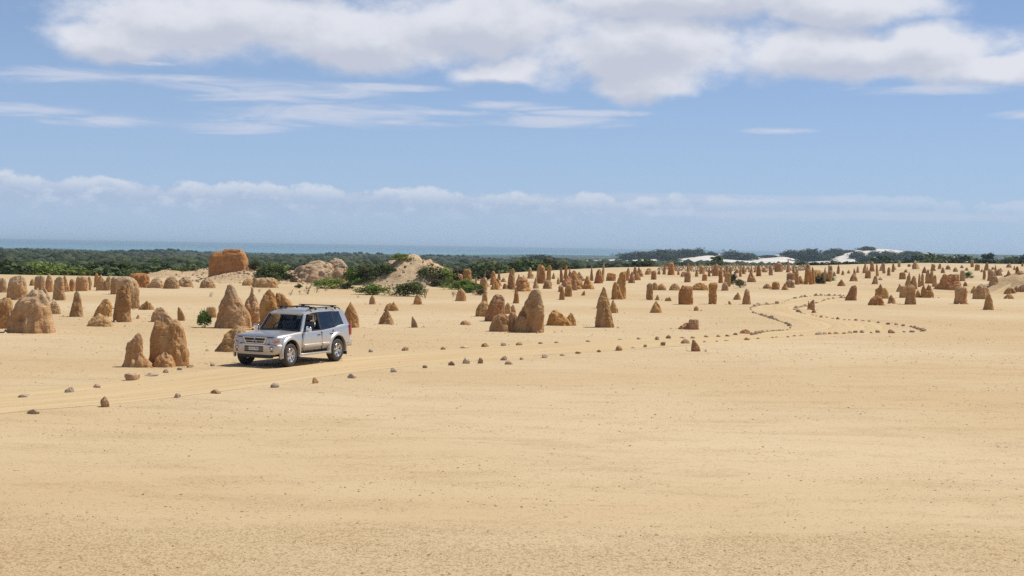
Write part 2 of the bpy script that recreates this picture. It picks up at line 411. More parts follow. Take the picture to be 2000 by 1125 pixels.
# ------------------------------------------------------------------ track
TRACK_PX = [(-260, 812), (-60, 790), (60, 780), (200, 768), (420, 742), (600, 719), (800, 700), (1000, 686), (1200, 673), (1340, 665), (1450, 659)]
def catmull(pts, n):
    out = []
    for i in range(len(pts) - 1):
        p0, p1, p2, p3 = pts[max(i - 1, 0)], pts[i], pts[i + 1], pts[min(i + 2, len(pts) - 1)]
        for k in range(n):
            t = k / n
            out.append(0.5 * ((2 * p1) + (p2 - p0) * t + (2 * p0 - 5 * p1 + 4 * p2 - p3) * t * t + (3 * p1 - p0 - 3 * p2 + p3) * t ** 3))
    out.append(pts[-1]); return out
def build_track():
    pts = [np.array(G(*p)[:2]) for p in TRACK_PX]
    pts += [np.array(p) for p in ((16.2, 69.5), (17.6, 76), (17.2, 84), (17.4, 92), (19.4, 99), (23.5, 108), (29.0, 117), (38.0, 124), (60.0, 132))]
    cl = np.array(catmull(pts, 14))
    tan = np.gradient(cl, axis=0); tan /= np.linalg.norm(tan, axis=1)[:, None]
    nor = np.stack([-tan[:, 1], tan[:, 0]], 1)
    us = np.linspace(-1, 1, 25); half = 2.0
    rut = -0.030 * (np.exp(-((us - 0.40) / 0.10) ** 2) + np.exp(-((us + 0.40) / 0.10) ** 2)) + 0.016 * np.exp(-(us / 0.15) ** 2)
    rut = rut + 0.024 - 0.10 * np.clip(np.abs(us) - 0.78, 0, 1)
    L = np.concatenate([[0], np.cumsum(np.linalg.norm(np.diff(cl, axis=0), axis=1))])
    X = cl[:, 0][:, None] + nor[:, 0][:, None] * us * half; Y = cl[:, 1][:, None] + nor[:, 1][:, None] * us * half
    S = np.repeat(L[:, None], 25, 1); U = np.repeat(us[None], len(L), 0)
    Z = terrain(X.ravel(), Y.ravel()) + np.repeat(rut[None], len(L), 0).ravel() + (fbm(S / 3.0, U * 9, 3, 90) * 0.018).ravel()
    me = mesh_np('sand_track', np.stack([X.ravel(), Y.ravel(), Z], 1), grid_faces(len(L), 25))
    uv = me.uv_layers.new(name='UVMap')
    idx = np.empty(len(me.loops), np.int32); me.loops.foreach_get('vertex_index', idx)
    uv.data.foreach_set('uv', np.stack([S.ravel()[idx], U.ravel()[idx]], 1).astype(np.float32).ravel())
    m, g, b = new_mat('track_sand')
    tc = g.new('ShaderNodeTexCoord')
    st = g.noise(g.scale(tc.outputs['UV'], (0.12, 7.0, 0)), 1.0, 5, 0.6)
    geo = g.new('ShaderNodeNewGeometry')
    fine = g.noise(g.scale(geo.outputs['Position'], (9, 14, 9)), 1.0, 4, 0.7)
    col = g.mix(g.sstep(st, 0.35, 0.68), (0.585, 0.44, 0.245), (0.515, 0.365, 0.19))
    col = g.mix(g.m('MULTIPLY', g.sstep(fine, 0.5, 0.75), 0.2), col, (0.40, 0.255, 0.12))
    g.l.new(col, b.inputs['Base Color']); b.inputs['Roughness'].default_value = 0.95; b.inputs['Specular IOR Level'].default_value = 0.15
    g.l.new(g.bump(g.m('ADD', st, g.m('MULTIPLY', fine, 0.4)), 0.8, 0.03), b.inputs['Normal'])
    add_obj('sand_track', me, m, kind='structure')
build_track()

# ------------------------------------------------------------------ rock
def rock_material(name, low, mid, cap, pale=0.0):
    m, g, b = new_mat(name)
    tc = g.new('ShaderNodeTexCoord'); oi = g.new('ShaderNodeObjectInfo')
    P = tc.outputs['Object']
    add = g.new('ShaderNodeVectorMath', operation='ADD'); g.l.new(P, add.inputs[0])
    off = g.comb(g.m('MULTIPLY', oi.outputs['Random'], 40.0), g.m('MULTIPLY', oi.outputs['Random'], 91.0), 0.0)
    g.l.new(off, add.inputs[1]); P = add.outputs[0]
    gx, gy, gz = g.sep(tc.outputs['Generated'])
    streak = g.noise(g.scale(P, (3.2, 3.2, 0.8)), 1.0, 6, 0.65, 0.3)
    blot = g.noise(P, 1.3, 5, 0.6, 0.4)
    pit = g.noise(P, 9.0, 4, 0.65)
    grain = g.noise(P, 34.0, 3, 0.7)
    col = g.mix(g.sstep(streak, 0.33, 0.66), low, mid)
    r2 = g.m('FRACT', g.m('MULTIPLY', oi.outputs['Random'], 7.31))
    capf = g.sstep(g.m('ADD', gz, g.m('MULTIPLY', g.m('SUBTRACT', blot, 0.5), 1.3)), g.m('MULTIPLY_ADD', r2, 0.4, 0.50), g.m('MULTIPLY_ADD', r2, 0.4, 1.0))
    col = g.mix(g.m('MULTIPLY', capf, 0.8), col, cap)
    col = g.mix(g.m('MULTIPLY', g.sstep(blot, 0.56, 0.72), 0.5), col, tuple(v * 0.55 for v in low))
    col = g.mix(g.m('MULTIPLY', g.sstep(pit, 0.60, 0.72), 0.6), col, tuple(v * 0.4 for v in low))
    col = g.mix(g.m('MULTIPLY', g.sstep(grain, 0.4, 0.65), 0.12), col, (0.58, 0.38, 0.20))
    hs = g.new('ShaderNodeHueSaturation'); g.l.new(col, hs.inputs['Color'])
    g.l.new(g.m('MULTIPLY_ADD', oi.outputs['Random'], 0.34, 0.82), hs.inputs['Value'])
    g.l.new(g.m('MULTIPLY_ADD', r2, 0.14, 0.86), hs.inputs['Saturation'])
    g.l.new(hs.outputs[0], b.inputs['Base Color'])
    b.inputs['Roughness'].default_value = 0.93; b.inputs['Specular IOR Level'].default_value = 0.2
    h = g.m('ADD', g.m('MULTIPLY', pit, 0.8), g.m('ADD', g.m('MULTIPLY', grain, 0.25), g.m('MULTIPLY', streak, 1.3)))
    g.l.new(g.bump(h, 1.0, 0.06), b.inputs['Normal'])
    return m
ROCK = rock_material('limestone', (0.40, 0.178, 0.042), (0.525, 0.30, 0.112), (0.50, 0.36, 0.195))
ROCK_RED = rock_material('red_limestone', (0.39, 0.15, 0.038), (0.485, 0.235, 0.078), (0.45, 0.275, 0.135))
ROCK_GREY = rock_material('grey_limestone', (0.40, 0.20, 0.060), (0.52, 0.32, 0.125), (0.50, 0.385, 0.24))
CRAG = rock_material('sandy_crag', (0.41, 0.25, 0.12), (0.54, 0.385, 0.22), (0.53, 0.41, 0.265))
STONE_BROWN = rock_material('brown_stone', (0.48, 0.24, 0.09), (0.60, 0.36, 0.17), (0.64, 0.46, 0.28))
STONE_GREY = rock_material('grey_stone', (0.55, 0.35, 0.19), (0.66, 0.47, 0.29), (0.74, 0.60, 0.45))
STONE_PALE = rock_material('pale_stone', (0.62, 0.45, 0.29), (0.74, 0.58, 0.42), (0.82, 0.71, 0.58))

def lobe_verts(prof, dr, seed, size, yoff=0.0, rings=15, segs=22, rough=1.0, expo=2.5):
    """prof: (z, x left, x right) rising; returns verts and faces of one closed lump"""
    zs = np.array([p[0] for p in prof]); xl = np.array([p[1] for p in prof]); xr = np.array([p[2] for p in prof])
    t = np.linspace(0, 1, rings); z = zs[0] + (zs[-1] - zs[0]) * t
    L = np.interp(z, zs, xl); Rr = np.interp(z, zs, xr)
    wmax = (Rr - L).max()
    V = []
    rnd = random.Random(seed); o = Vector((rnd.uniform(0, 90), rnd.uniform(0, 90), rnd.uniform(0, 90)))
    tw = rnd.uniform(0, 6.28)
    for i in range(rings):
        cx, rx = (L[i] + Rr[i]) / 2, max((Rr[i] - L[i]) / 2, 0.01)
        ry = max(dr * (0.75 * rx + 0.25 * wmax / 2 * (1 - t[i]) ** 0.7), 0.01)
        if i == rings - 1: ry = min(ry, rx)
        for k in range(segs):
            a = 2 * math.pi * k / segs
            c, s_ = math.cos(a), math.sin(a)
            c2 = math.copysign(abs(c) ** (2 / expo), c); s2 = math.copysign(abs(s_) ** (2 / expo), s_)
            p = Vector((cx + rx * c2, yoff + ry * s2, z[i]))
            q = p / max(size, 0.2)
            rg = 1 - 2.2 * abs(mnoise.noise(Vector((q.x * 4.2, q.y * 4.2, q.z * 1.3)) + o))        # upright ribs
            rg2 = 1 - 2.2 * abs(mnoise.noise(Vector((q.x * 9, q.y * 9, q.z * 5)) - o))
            n = mnoise.noise(q * 2.4 + o) * 0.11 + (rg - 0.45) * 0.085 + (rg2 - 0.45) * 0.060 + mnoise.noise(q * 13 + o) * 0.034 + (0.4 - abs(mnoise.noise(q * 21 + o))) * 0.030
            vd = mnoise.voronoi(Vector((q.x * 3.4, q.y * 3.4, q.z * 2.2)) + o * 0.37)[0]
            n += (min(vd[1] - vd[0], 0.35) - 0.2) * 0.13 - max(0, 0.20 - mnoise.voronoi(q * 7 + o)[0][0]) * 0.16     # joints and solution pits
            n *= 0.70 * rough * size * 0.62 * min(1, 0.45 + rx / (0.3 * wmax + 1e-6) * 0.55)
            edge = 0.6 if abs(c) > 0.92 else 1.0      # keep the outline, carve the faces
            V.append((p.x + n * c * edge, p.y + n * s_, p.z + (0.25 * n + t[i] ** 2 * size * 0.075 * mnoise.noise(q * 7 - o) if i > 0 else 0)))
    cxt = (L[-1] + Rr[-1]) / 2
    V.append((cxt, yoff, z[-1] + 0.02 * size)); V.append(((L[0] + Rr[0]) / 2, yoff, z[0]))
    Fc = []
    for i in range(rings - 1):
        for k in range(segs):
            k2 = (k + 1) % segs
            Fc.append((i * segs + k, i * segs + k2, (i + 1) * segs + k2, (i + 1) * segs + k))
    n0 = rings * segs
    for k in range(segs):
        k2 = (k + 1) % segs
        Fc.append(((rings - 1) * segs + k, (rings - 1) * segs + k2, n0, n0))
        Fc.append((k2, k, n0 + 1, n0 + 1))
    return V, [tuple(dict.fromkeys(f)) for f in Fc]
def lump_mesh(name, lobes, seed, rough=1.0):
    V, Fc = [], []
    for j, lb in enumerate(lobes):
        size = lb.get('size') or max(max(p[2] - p[1] for p in lb['prof']), 0.6 * (lb['prof'][-1][0] - lb['prof'][0][0]))
        v, f = lobe_verts(lb['prof'], lb.get('dr', 0.8), seed * 13 + j, size, lb.get('yoff', 0), lb.get('rings', 15), lb.get('segs', 22), rough, lb.get('expo', 2.5))
        b0 = len(V); V += v; Fc += [tuple(i + b0 for i in ff) for ff in f]
    me = bpy.data.meshes.new(name); me.from_pydata(V, [], Fc)
    me.polygons.foreach_set('use_smooth', np.zeros(len(me.polygons), bool)); me.update()
    return me

# archetype outlines: height fraction, left, right as fractions of the width (-.5 .. .5)
SHAPES = {
    'cone':  [(0, -.5, .5), (.3, -.40, .41), (.6, -.26, .28), (.85, -.13, .15), (1, -.05, .06)],
    'finger': [(0, -.5, .5), (.25, -.45, .44), (.6, -.37, .36), (.85, -.25, .26), (1, -.10, .12)],
    'column': [(0, -.5, .48), (.4, -.46, .45), (.75, -.45, .45), (.92, -.38, .40), (1, -.22, .2)],
    'capped': [(0, -.48, .46), (.5, -.45, .44), (.72, -.46, .46), (.8, -.52, .5), (.93, -.48, .48), (1, -.25, .3)],
    'dome':  [(0, -.5, .5), (.35, -.45, .46), (.65, -.35, .37), (.87, -.22, .24), (1, -.07, .09)],
    'low':   [(0, -.5, .5), (.4, -.40, .42), (.75, -.26, .27), (1, -.08, .10)],
    'block': [(0, -.5, .5), (.4, -.49, .48), (.75, -.46, .44), (.93, -.38, .36), (1, -.2, .2)],
    'finl':  [(0, -.5, .5), (.35, -.5, .36), (.7, -.48, .08), (1, -.44, -.28)],
    'finr':  [(0, -.5, .5), (.35, -.33, .5), (.7, -.02, .49), (.95, .15, .46), (1, .24, .4)],
    'peakl': [(0, -.5, .5), (.3, -.45, .42), (.6, -.36, .24), (.85, -.24, .02), (1, -.16, -.05)],
    'peakr': [(0, -.5, .5), (.3, -.42, .46), (.6, -.22, .38), (.85, .0, .27), (1, .07, .18)],
    'spire': [(0, -.5, .5), (.25, -.42, .46), (.42, -.48, .40), (.58, -.36, .22), (.72, -.14, .10), (1, -.06, .05)],
    'skirt': [(0, -.5, .5), (.35, -.36, .40), (.6, -.26, .30), (.8, -.27, .28), (1, -.15, .17)],
}
def shape_px(kind, x0, x1, yb, yt):
    xc, w, h = (x0 + x1) / 2, x1 - x0, yb - yt
    return [(yb - f * h, xc + a * w, xc + b * w) for f, a, b in SHAPES[kind]]

FEET = []
def tag(o, label, cat, group=None, kind=None):
    o['label'] = label; o['category'] = cat
    if group: o['group'] = group
    if kind: o['kind'] = kind
def px_rock(name, label, lobes_px, seed, mat=None, group='rock pinnacles on the sand', dr=0.8, rough=1.0, cat='rock pinnacle', sink=0.25, dist=None):
    """lobes_px: list of outlines in photograph pixels (y, x left, x right) from base to top"""
    lobes_px = [l if isinstance(l, dict) else {'p': l} for l in lobes_px]
    yb = max(l['p'][0][0] for l in lobes_px)
    xa = min(l['p'][0][1] for l in lobes_px); xb = max(l['p'][0][2] for l in lobes_px)
    xc = (xa + xb) / 2
    base = G(xc, yb) if dist is None else PD(xc, dist); s = base.y / F_PX
    if dist is not None: yb = row_of(base)
    lobes = []
    for l in lobes_px:
        d_ = l.get('dr', dr); p = l['p']
        prof = [((yb - y) * s, (a - xc) * s, (b - xc) * s) for y, a, b in p]
        z0, a0, b0 = prof[0]
        prof = [(-sink, a0 - 0.02, b0 + 0.02)] + [q for q in prof if q[0] > -sink + 0.02]
        w = b0 - a0
        lobes.append(dict(prof=prof, dr=d_, yoff=d_ * w * 0.5 + l.get('back', 0), expo=l.get('expo', 2.5),
                          rings=30 if w / s > 24 else (18 if w / s > 13 else 12), segs=40 if w / s > 24 else (26 if w / s > 13 else 16)))
    me = lump_mesh(name, lobes, seed, rough)
    o = add_obj(name, me, mat or ROCK)
    FEET.append((base, (xb - xa) * s))
    o.location = (base.x, base.y, base.z)
    tag(o, label, cat, group)
    return o
def zp(ox, oy, sc_, pts):
    """outline read off an enlarged crop: crop origin, crop scale, (Y, Xl, Xr) rows"""
    return [(oy + y / sc_, ox + a / sc_, ox + b / sc_) for y, a, b in pts]
Z2 = lambda *p: zp(0, 460, 4, p)
Z3 = lambda *p: zp(350, 460, 4, p)
Z4 = lambda *p: zp(800, 460, 4, p)
Z5 = lambda *p: zp(1200, 460, 4, p)
Z6 = lambda *p: zp(1600, 460, 4.6875, p)
def S(f, kind, x0, x1, yb, yt):
    """archetype given in crop coordinates"""
    ox, k = {2: (0, 4), 3: (350, 4), 4: (800, 4), 5: (1200, 4), 6: (1600, 4.6875)}[f]
    return shape_px(kind, ox + x0 / k, ox + x1 / k, 460 + yb / k, 460 + yt / k)

HERO = [
 # ---- left
 ('broad pinnacle with two thin horns on its crest, largest at the left edge', [Z2((765, 18, 380), (680, 28, 366), (600, 56, 352), (540, 82, 338), (500, 105, 325), (470, 165, 312), (450, 190, 296), (436, 205, 285)),
    dict(p=Z2((480, 196, 246), (450, 210, 240), (418, 222, 230)), back=.9), dict(p=Z2((480, 245, 316), (450, 255, 298), (425, 262, 283), (412, 266, 276)), back=1.0)], ROCK, .75),
 ('rounded pinnacle cut by the left picture edge beside the broad horned one', [Z2((728, -90, 92), (640, -85, 84), (560, -75, 76), (515, -45, 66), (495, 0, 50))], ROCK, .8),
 ('tall blocky pinnacle with dark left flank behind the broad horned one', [Z2((503, 33, 182), (430, 38, 186), (372, 48, 180), (335, 70, 174), (318, 105, 160))], ROCK, .8),
 ('pale brown stump at the far left behind the track side pinnacles', [S(2, 'block', -40, 40, 446, 336)], ROCK, .8),
 ('left column of the close pair in the far left row', [S(2, 'column', 255, 345, 446, 316)], ROCK, .8),
 ('right rounder column of the close pair in the far left row', [S(2, 'dome', 338, 410, 443, 303)], ROCK, .8),
 ('slim grey streaked column standing before the far left row', [Z2((507, 403, 500), (450, 405, 490), (400, 409, 486), (350, 417, 482), (330, 432, 476), (320, 448, 466))], ROCK_GREY, .8),
 ('leaning slab just behind the slim streaked column', [S(2, 'peakl', 472, 536, 440, 312)], ROCK, .8),
 ('short brown stub between two taller blocks of the far left row', [S(2, 'block', 533, 582, 437, 340)], ROCK, .8),
 ('wide square shouldered block in the far left row', [S(2, 'block', 575, 682, 434, 318)], ROCK, .7),
 ('narrow post right of the wide square block', [S(2, 'column', 678, 708, 428, 322)], ROCK_GREY, .8),
 ('saddle backed pinnacle with two humps in the far left row', [S(2, 'peakl', 742, 832, 430, 308), S(2, 'finger', 800, 882, 430, 318)], ROCK_GREY, .8),
 ('short dark block half hidden by the tallest left column', [S(2, 'block', 858, 915, 460, 326)], ROCK, .8),
 ('massive notched block behind the tallest left column', [Z2((570, 985, 1080), (500, 955, 1080), (430, 900, 1078), (380, 892, 1064), (345, 900, 1040), (326, 920, 1000))], ROCK_GREY, .7),
 ('tallest smooth orange column of the left group', [Z2((677, 868, 1010), (600, 878, 1004), (500, 890, 1002), (440, 901, 998), (405, 930, 992), (382, 952, 982), (375, 960, 974))], ROCK, .8),
 ('slender pointed cone standing alone on the left sand', [Z2((636, 530, 637), (560, 546, 624), (490, 560, 612), (455, 570, 604), (440, 578, 597))], ROCK, .85),
 ('small rounded pinnacle left of the slender cone', [S(2, 'dome', 353, 461, 614, 515)], ROCK_GREY, .8),
 ('tilted pinnacle with a hollow face behind the low grey dome', [Z2((635, 715, 866), (590, 732, 862), (550, 760, 858), (515, 785, 846), (498, 798, 828))], ROCK_GREY, .7),
 ('low grey dome left of the tallest column foot', [S(2, 'low', 660, 864, 712, 620)], ROCK_GREY, .8),
 ('tiny cone right of the tallest column foot', [S(2, 'cone', 1058, 1093, 651, 618)], ROCK, .9),
 ('little squat cone with a nib behind the tallest column', [S(2, 'low', 1072, 1196, 581, 522), S(2, 'cone', 1128, 1160, 530, 508)], ROCK_GREY, .8),
 ('narrow fin leaning left on open sand', [S(2, 'finl', 1381, 1445, 666, 562)], ROCK, .6),
 ('grey pinnacle peeping from behind the huge near slab', [S(2, 'dome', 1165, 1310, 676, 565)], ROCK_GREY, .8),
 ('huge smooth slab with sloping right edge, nearest of the big pinnacles', [Z2((1023, 1138, 1450), (900, 1144, 1440), (800, 1155, 1424), (720, 1178, 1402), (675, 1198, 1368), (645, 1212, 1322), (626, 1225, 1285), (617, 1238, 1265))], ROCK, .6),
 ('throne shaped pinnacle with an upright back beside the huge near slab', [Z2((1032, 943, 1185), (995, 952, 1145), (955, 958, 1112), (915, 963, 1092), (870, 967, 1088), (848, 975, 1088), (830, 1000, 1089), (800, 1028, 1086), (778, 1036, 1074), (768, 1045, 1062))], ROCK, .7),
 ('small dome in front of the huge near slab', [S(2, 'dome', 1185, 1352, 1031, 925)], ROCK, .8),
 ('pyramid of rock partly hidden by the car front', [Z3((912, 250, 560), (850, 300, 540), (790, 345, 515), (745, 380, 488), (715, 402, 458), (708, 415, 445))], ROCK_GREY, .7),
 ('big domed pinnacle with a beak on top behind the car', [Z3((727, 255, 552), (650, 268, 535), (580, 290, 502), (520, 305, 470), (460, 328, 432), (425, 338, 415), (405, 344, 400), (393, 350, 385)),
    dict(p=Z3((425, 332, 372), (412, 326, 376), (402, 330, 372), (396, 340, 365)), back=.8)], ROCK, .75),
 ('bottle necked pinnacle with a thin spire behind the car', [Z3((713, 500, 690), (640, 500, 650), (580, 497, 622), (530, 498, 606), (495, 515, 590), (465, 534, 575), (448, 543, 566), (405, 549, 560))], ROCK, .8),
 ('double ridged pinnacle sloping right above the car bonnet', [Z3((740, 620, 800), (600, 618, 770), (520, 628, 745), (470, 650, 732), (440, 668, 716), (422, 682, 702)),
    dict(p=Z3((740, 700, 930), (600, 700, 885), (550, 705, 862), (510, 715, 825), (480, 722, 790), (460, 728, 760)), back=.6)], ROCK, .7),
 ('grey stub behind the green bush left of the beaked pinnacle', [S(2, 'block', 1603, 1685, 642, 556)], ROCK_GREY, .8),
 ('pointed pinnacle directly behind the car tail', [Z3((720, 1270, 1400), (650, 1280, 1393), (605, 1288, 1380), (560, 1308, 1356), (535, 1320, 1342), (522, 1327, 1334))], ROCK, .8),
 ('small thumb below the green bushes of the sandy mound', [S(3, 'finger', 1480, 1535, 538, 468)], ROCK, .8),
 ('low block rising to a peak at its right end', [S(3, 'low', 1595, 1690, 590, 532), S(3, 'peakl', 1645, 1715, 590, 520)], ROCK, .7),
 ('isolated small cone right of the car', [S(3, 'cone', 1550, 1674, 695, 580)], ROCK_GREY, .85),
 ('thin tilted post on open sand right of the small cone', [S(3, 'finl', 1812, 1864, 720, 635)], ROCK, .7),
 ('little rounded pinnacle beside a dry twiggy bush', [S(3, 'dome', 1827, 1894, 540, 463)], ROCK, .8),
 # ---- centre
 ('dark orange thumb at the right foot of the sandy mound', [S(4, 'dome', 355, 442, 513, 415)], ROCK, .8),
 ('grey sloping hump at the left of the central cluster', [S(4, 'dome', 512, 640, 634, 515)], ROCK_GREY, .8),
 ('thin spire rising behind the grey hump', [S(4, 'finger', 560, 612, 560, 420)], ROCK, .9),
 ('stout orange pinnacle left of the central ruin like group', [Z4((672, 583, 745), (600, 598, 741), (545, 613, 739), (495, 640, 736), (472, 654, 715), (462, 668, 695)), dict(p=Z4((540, 690, 740), (490, 698, 738), (478, 712, 732)), back=.5)], ROCK_RED, .8),
 ('grey boulder top behind the stout orange pinnacle', [S(4, 'dome', 735, 795, 613, 525)], ROCK_GREY, .8),
 ('thumb leaning right between orange pinnacle and tall peak', [S(4, 'peakr', 765, 832, 612, 540)], ROCK, .8),
 ('ruin like group: tall peak at the right of a low broken wall', [Z4((757, 905, 1054), (700, 912, 1052), (620, 905, 1049), (560, 890, 1044), (520, 905, 1038), (480, 926, 1028), (445, 946, 1014), (425, 962, 1000)),
    dict(p=Z4((738, 622, 785), (700, 632, 780), (660, 648, 775), (635, 668, 765), (622, 690, 745)), back=.25),
    dict(p=Z4((744, 755, 850), (690, 762, 845), (640, 768, 838), (615, 780, 826), (606, 790, 815)), back=.45),
    dict(p=Z4((750, 815, 935), (700, 820, 932), (660, 828, 925), (640, 840, 905), (630, 855, 885)), back=.05),
    dict(p=Z4((750, 800, 980), (660, 830, 980), (600, 865, 980), (560, 885, 980), (540, 910, 970)), back=.5, dr=.6)], ROCK, .75),
 ('low ridge with a hump at left and a thorn at right', [Z4((705, 1065, 1290), (665, 1078, 1260), (630, 1092, 1215), (605, 1108, 1172), (590, 1122, 1148)), dict(p=Z4((706, 1195, 1307), (660, 1215, 1298), (635, 1240, 1288), (620, 1252, 1280), (605, 1258, 1268)), back=.2)], ROCK, .6),
 ('tall tapering tower in the centre right foreground sand', [Z4((720, 1452, 1604), (640, 1460, 1587), (570, 1468, 1566), (515, 1476, 1542), (490, 1484, 1526), (476, 1494, 1512))], ROCK, .8),
 ('pointed peak just behind the tall tapering tower', [S(4, 'cone', 1460, 1575, 570, 408)], ROCK_GREY, .8),
 ('small shoulder stone right of the tall tapering tower', [S(4, 'peakl', 1562, 1634, 606, 502)], ROCK_GREY, .8),
 ('sloping slab with pale right edge behind the tall tower', [Z4((500, 1578, 1674), (440, 1582, 1655), (400, 1588, 1640), (375, 1596, 1620), (365, 1602, 1612))], ROCK, .8),
 ('tall dark post behind the pale edged slab', [S(4, 'column', 1628, 1692, 496, 290)], ROCK, .8),
 ('upright column with dark left side standing alone', [S(4, 'column', 1849, 1903, 504, 374)], ROCK, .9),
 ('squat pyramid with a grey tip', [S(4, 'cone', 1880, 1980, 605, 514)], ROCK_GREY, .85),
 ('tiny cone beside a pebble right of the upright column', [S(4, 'cone', 1919, 1956, 506, 464)], ROCK, .9),
 ('smooth finger standing alone above the central cluster', [S(4, 'finger', 808, 857, 531, 422)], ROCK, .9),
 ('slim pointed finger before the crowded low wall', [S(4, 'finger', 1168, 1216, 503, 412)], ROCK, .9),
 ('round shouldered post right of the slim pointed finger', [S(4, 'column', 1211, 1272, 478, 384)], ROCK, .8),
 ('very low sand coloured mound of rock on open sand', [S(4, 'low', 390, 484, 699, 664)], ROCK_GREY, .8),
 ('cone shaped pinnacle at the left end of the crowded low wall', [S(4, 'cone', 629, 712, 424, 348)], ROCK, .85),
 ('small rounded post left of the cone at the wall end', [S(4, 'dome', 572, 612, 404, 354)], ROCK, .85),
 ('tiny dark fin right of the crowded low wall', [S(4, 'finr', 1340, 1372, 469, 431)], ROCK, .6),
 # ---- centre right
 ('thick stump with a notched crown', [Z5((540, 504, 619), (480, 506, 617), (430, 512, 613), (408, 530, 608), (398, 560, 600)), dict(p=Z5((420, 518, 556), (402, 524, 552), (392, 532, 546)), back=.3)], ROCK_RED, .85),
 ('straight column with a wider rounded head', [S(5, 'capped', 738, 805, 537, 371)], ROCK, .9),
 ('bluntly pointed stump with a twig on top', [S(5, 'finger', 1003, 1072, 539, 420)], ROCK, .85),
 ('small pinnacle with a nicked top left of the blunt stump', [S(5, 'peakr', 932, 990, 503, 444)], ROCK, .8),
 ('small loose boulder on open sand below the notched stump', [S(5, 'dome', 621, 663, 588, 552)], ROCK, .9),
 ('boot shaped rock lying on the sand', [S(5, 'low', 504, 640, 733, 686), Z5((735, 585, 666), (700, 580, 664), (672, 582, 660), (657, 590, 657))], ROCK_RED, .7),
 ('slanting fin with upright right edge beside the track bend', [Z5((508, 1804, 1899), (460, 1826, 1899), (420, 1845, 1897), (400, 1855, 1893), (392, 1862, 1888))], ROCK_RED, .55),
 ('jagged stump with a thin tooth inside the track bend', [Z5((583, 1512, 1570), (550, 1514, 1568), (525, 1530, 1566), (510, 1545, 1565), (502, 1552, 1562)), dict(p=Z5((560, 1513, 1530), (530, 1515, 1525), (512, 1516, 1520)), back=.1)], ROCK_RED, .7),
 ('small cone at the foot of the jagged stump', [S(5, 'cone', 1542, 1583, 608, 568)], ROCK_RED, .85),
 ('dome shaped thumb right of the capped column', [S(5, 'dome', 838, 895, 431, 363)], ROCK, .85),
 ('long low boulder behind the notched stump', [S(5, 'dome', 604, 742, 429, 370)], ROCK, .7),
 ('low pale boulder with rounded back', [S(5, 'low', 430, 524, 429, 377)], ROCK_GREY, .8),
 ('heap of two lumps behind the upright column', [S(5, 'dome', 288, 345, 428, 368), S(5, 'low', 325, 412, 428, 380)], ROCK, .8),
 ('square pinnacle with a ragged crown beyond the track bend', [S(5, 'block', 1234, 1297, 423, 362)], ROCK, .8),
 ('flat boulder left of the ragged crowned one beyond the bend', [S(5, 'dome', 1164, 1234, 416, 379)], ROCK, .8),
 ('small sharp mound right of the ragged crowned one', [S(5, 'cone', 1308, 1364, 426, 374)], ROCK, .85),
 ('stocky dark pinnacle with two shoulders behind the sharp mound', [S(5, 'dome', 1334, 1418, 409, 344)], ROCK, .8),
 ('leaning split fin standing on the near edge of the track', [S(5, 'finl', 604, 678, 906, 816)], ROCK_RED, .6),
 ('dark brown dome set in the far edge of the track', [S(5, 'dome', 984, 1070, 771, 735)], ROCK_RED, .8),
 ('tiny fin on open sand below the sand bank', [S(5, 'finl', 891, 919, 541, 511)], ROCK, .7),
 ('small broken boulder with a step right of the tiny cone', [S(5, 'low', 394, 430, 512, 484), S(5, 'dome', 412, 448, 513, 480)], ROCK, .8),
 ('cone shaped pinnacle before the green clump right of the far crowd', [S(5, 'cone', 1842, 1912, 358, 296)], ROCK, .85),
 ('small cone with a chip beside it above the bank', [S(5, 'cone', 1745, 1814, 396, 346)], ROCK, .85),
 ('stout pillar alone in the far sandy clearing', [S(5, 'column', 547, 600, 366, 284)], ROCK_RED, .85),
 ('pillar with narrow foot right of the stout far pillar', [S(5, 'column', 686, 728, 354, 300)], ROCK_RED, .85),
 ('rounded pillar in front of the dark far scrub', [S(5, 'column', 286, 332, 345, 276)], ROCK_RED, .85),
 ('leaning pillar with a wide skirt in the far clearing', [S(5, 'peakl', 152, 210, 350, 277)], ROCK, .85),
 ('slim reddish pillar left of the shrub topped dark column', [S(5, 'finger', 813, 852, 371, 280)], ROCK_RED, .85),
 ('dark column with shrub growing at its foot', [S(5, 'column', 860, 912, 400, 288)], ROCK, .85),
 ('ramp shaped pinnacle widening to the right in the far clearing', [S(5, 'peakl', 1042, 1112, 365, 284)], ROCK_RED, .8),
 # ---- right
 ('rounded fin like a shark back, largest in the right sand', [Z6((640, 455, 601), (600, 475, 594), (572, 500, 584), (555, 525, 574), (545, 540, 562))], ROCK_RED, .6),
 ('pointed cone touching the shark back fin on its right', [S(6, 'peakl', 634, 710, 624, 544)], ROCK, .85),
 ('bulging pinnacle with a knob head and two stubby arms', [S(6, 'dome', 553, 647, 578, 480), dict(p=S(6, 'dome', 555, 592, 490, 448), back=.4), dict(p=S(6, 'low', 527, 575, 498, 485), back=.4)], ROCK, .8),
 ('mushroom figure with a pinched waist', [Z6((632, 794, 901), (590, 800, 897), (555, 810, 890), (525, 815, 885), (500, 795, 892), (475, 800, 885), (458, 820, 868), (450, 832, 855))], ROCK, .8),
 ('broad dark shoulder behind the mushroom figure', [S(6, 'block', 744, 835, 571, 462)], ROCK, .8),
 ('wedge with a sharp tip left of the mushroom figure', [S(6, 'cone', 711, 770, 516, 445)], ROCK, .7),
 ('twin eared pinnacle right of the mushroom figure', [S(6, 'block', 940, 1060, 571, 505), dict(p=S(6, 'peakl', 942, 1000, 520, 458), back=.2), dict(p=S(6, 'peakl', 985, 1055, 530, 450), back=.2)], ROCK, .7),
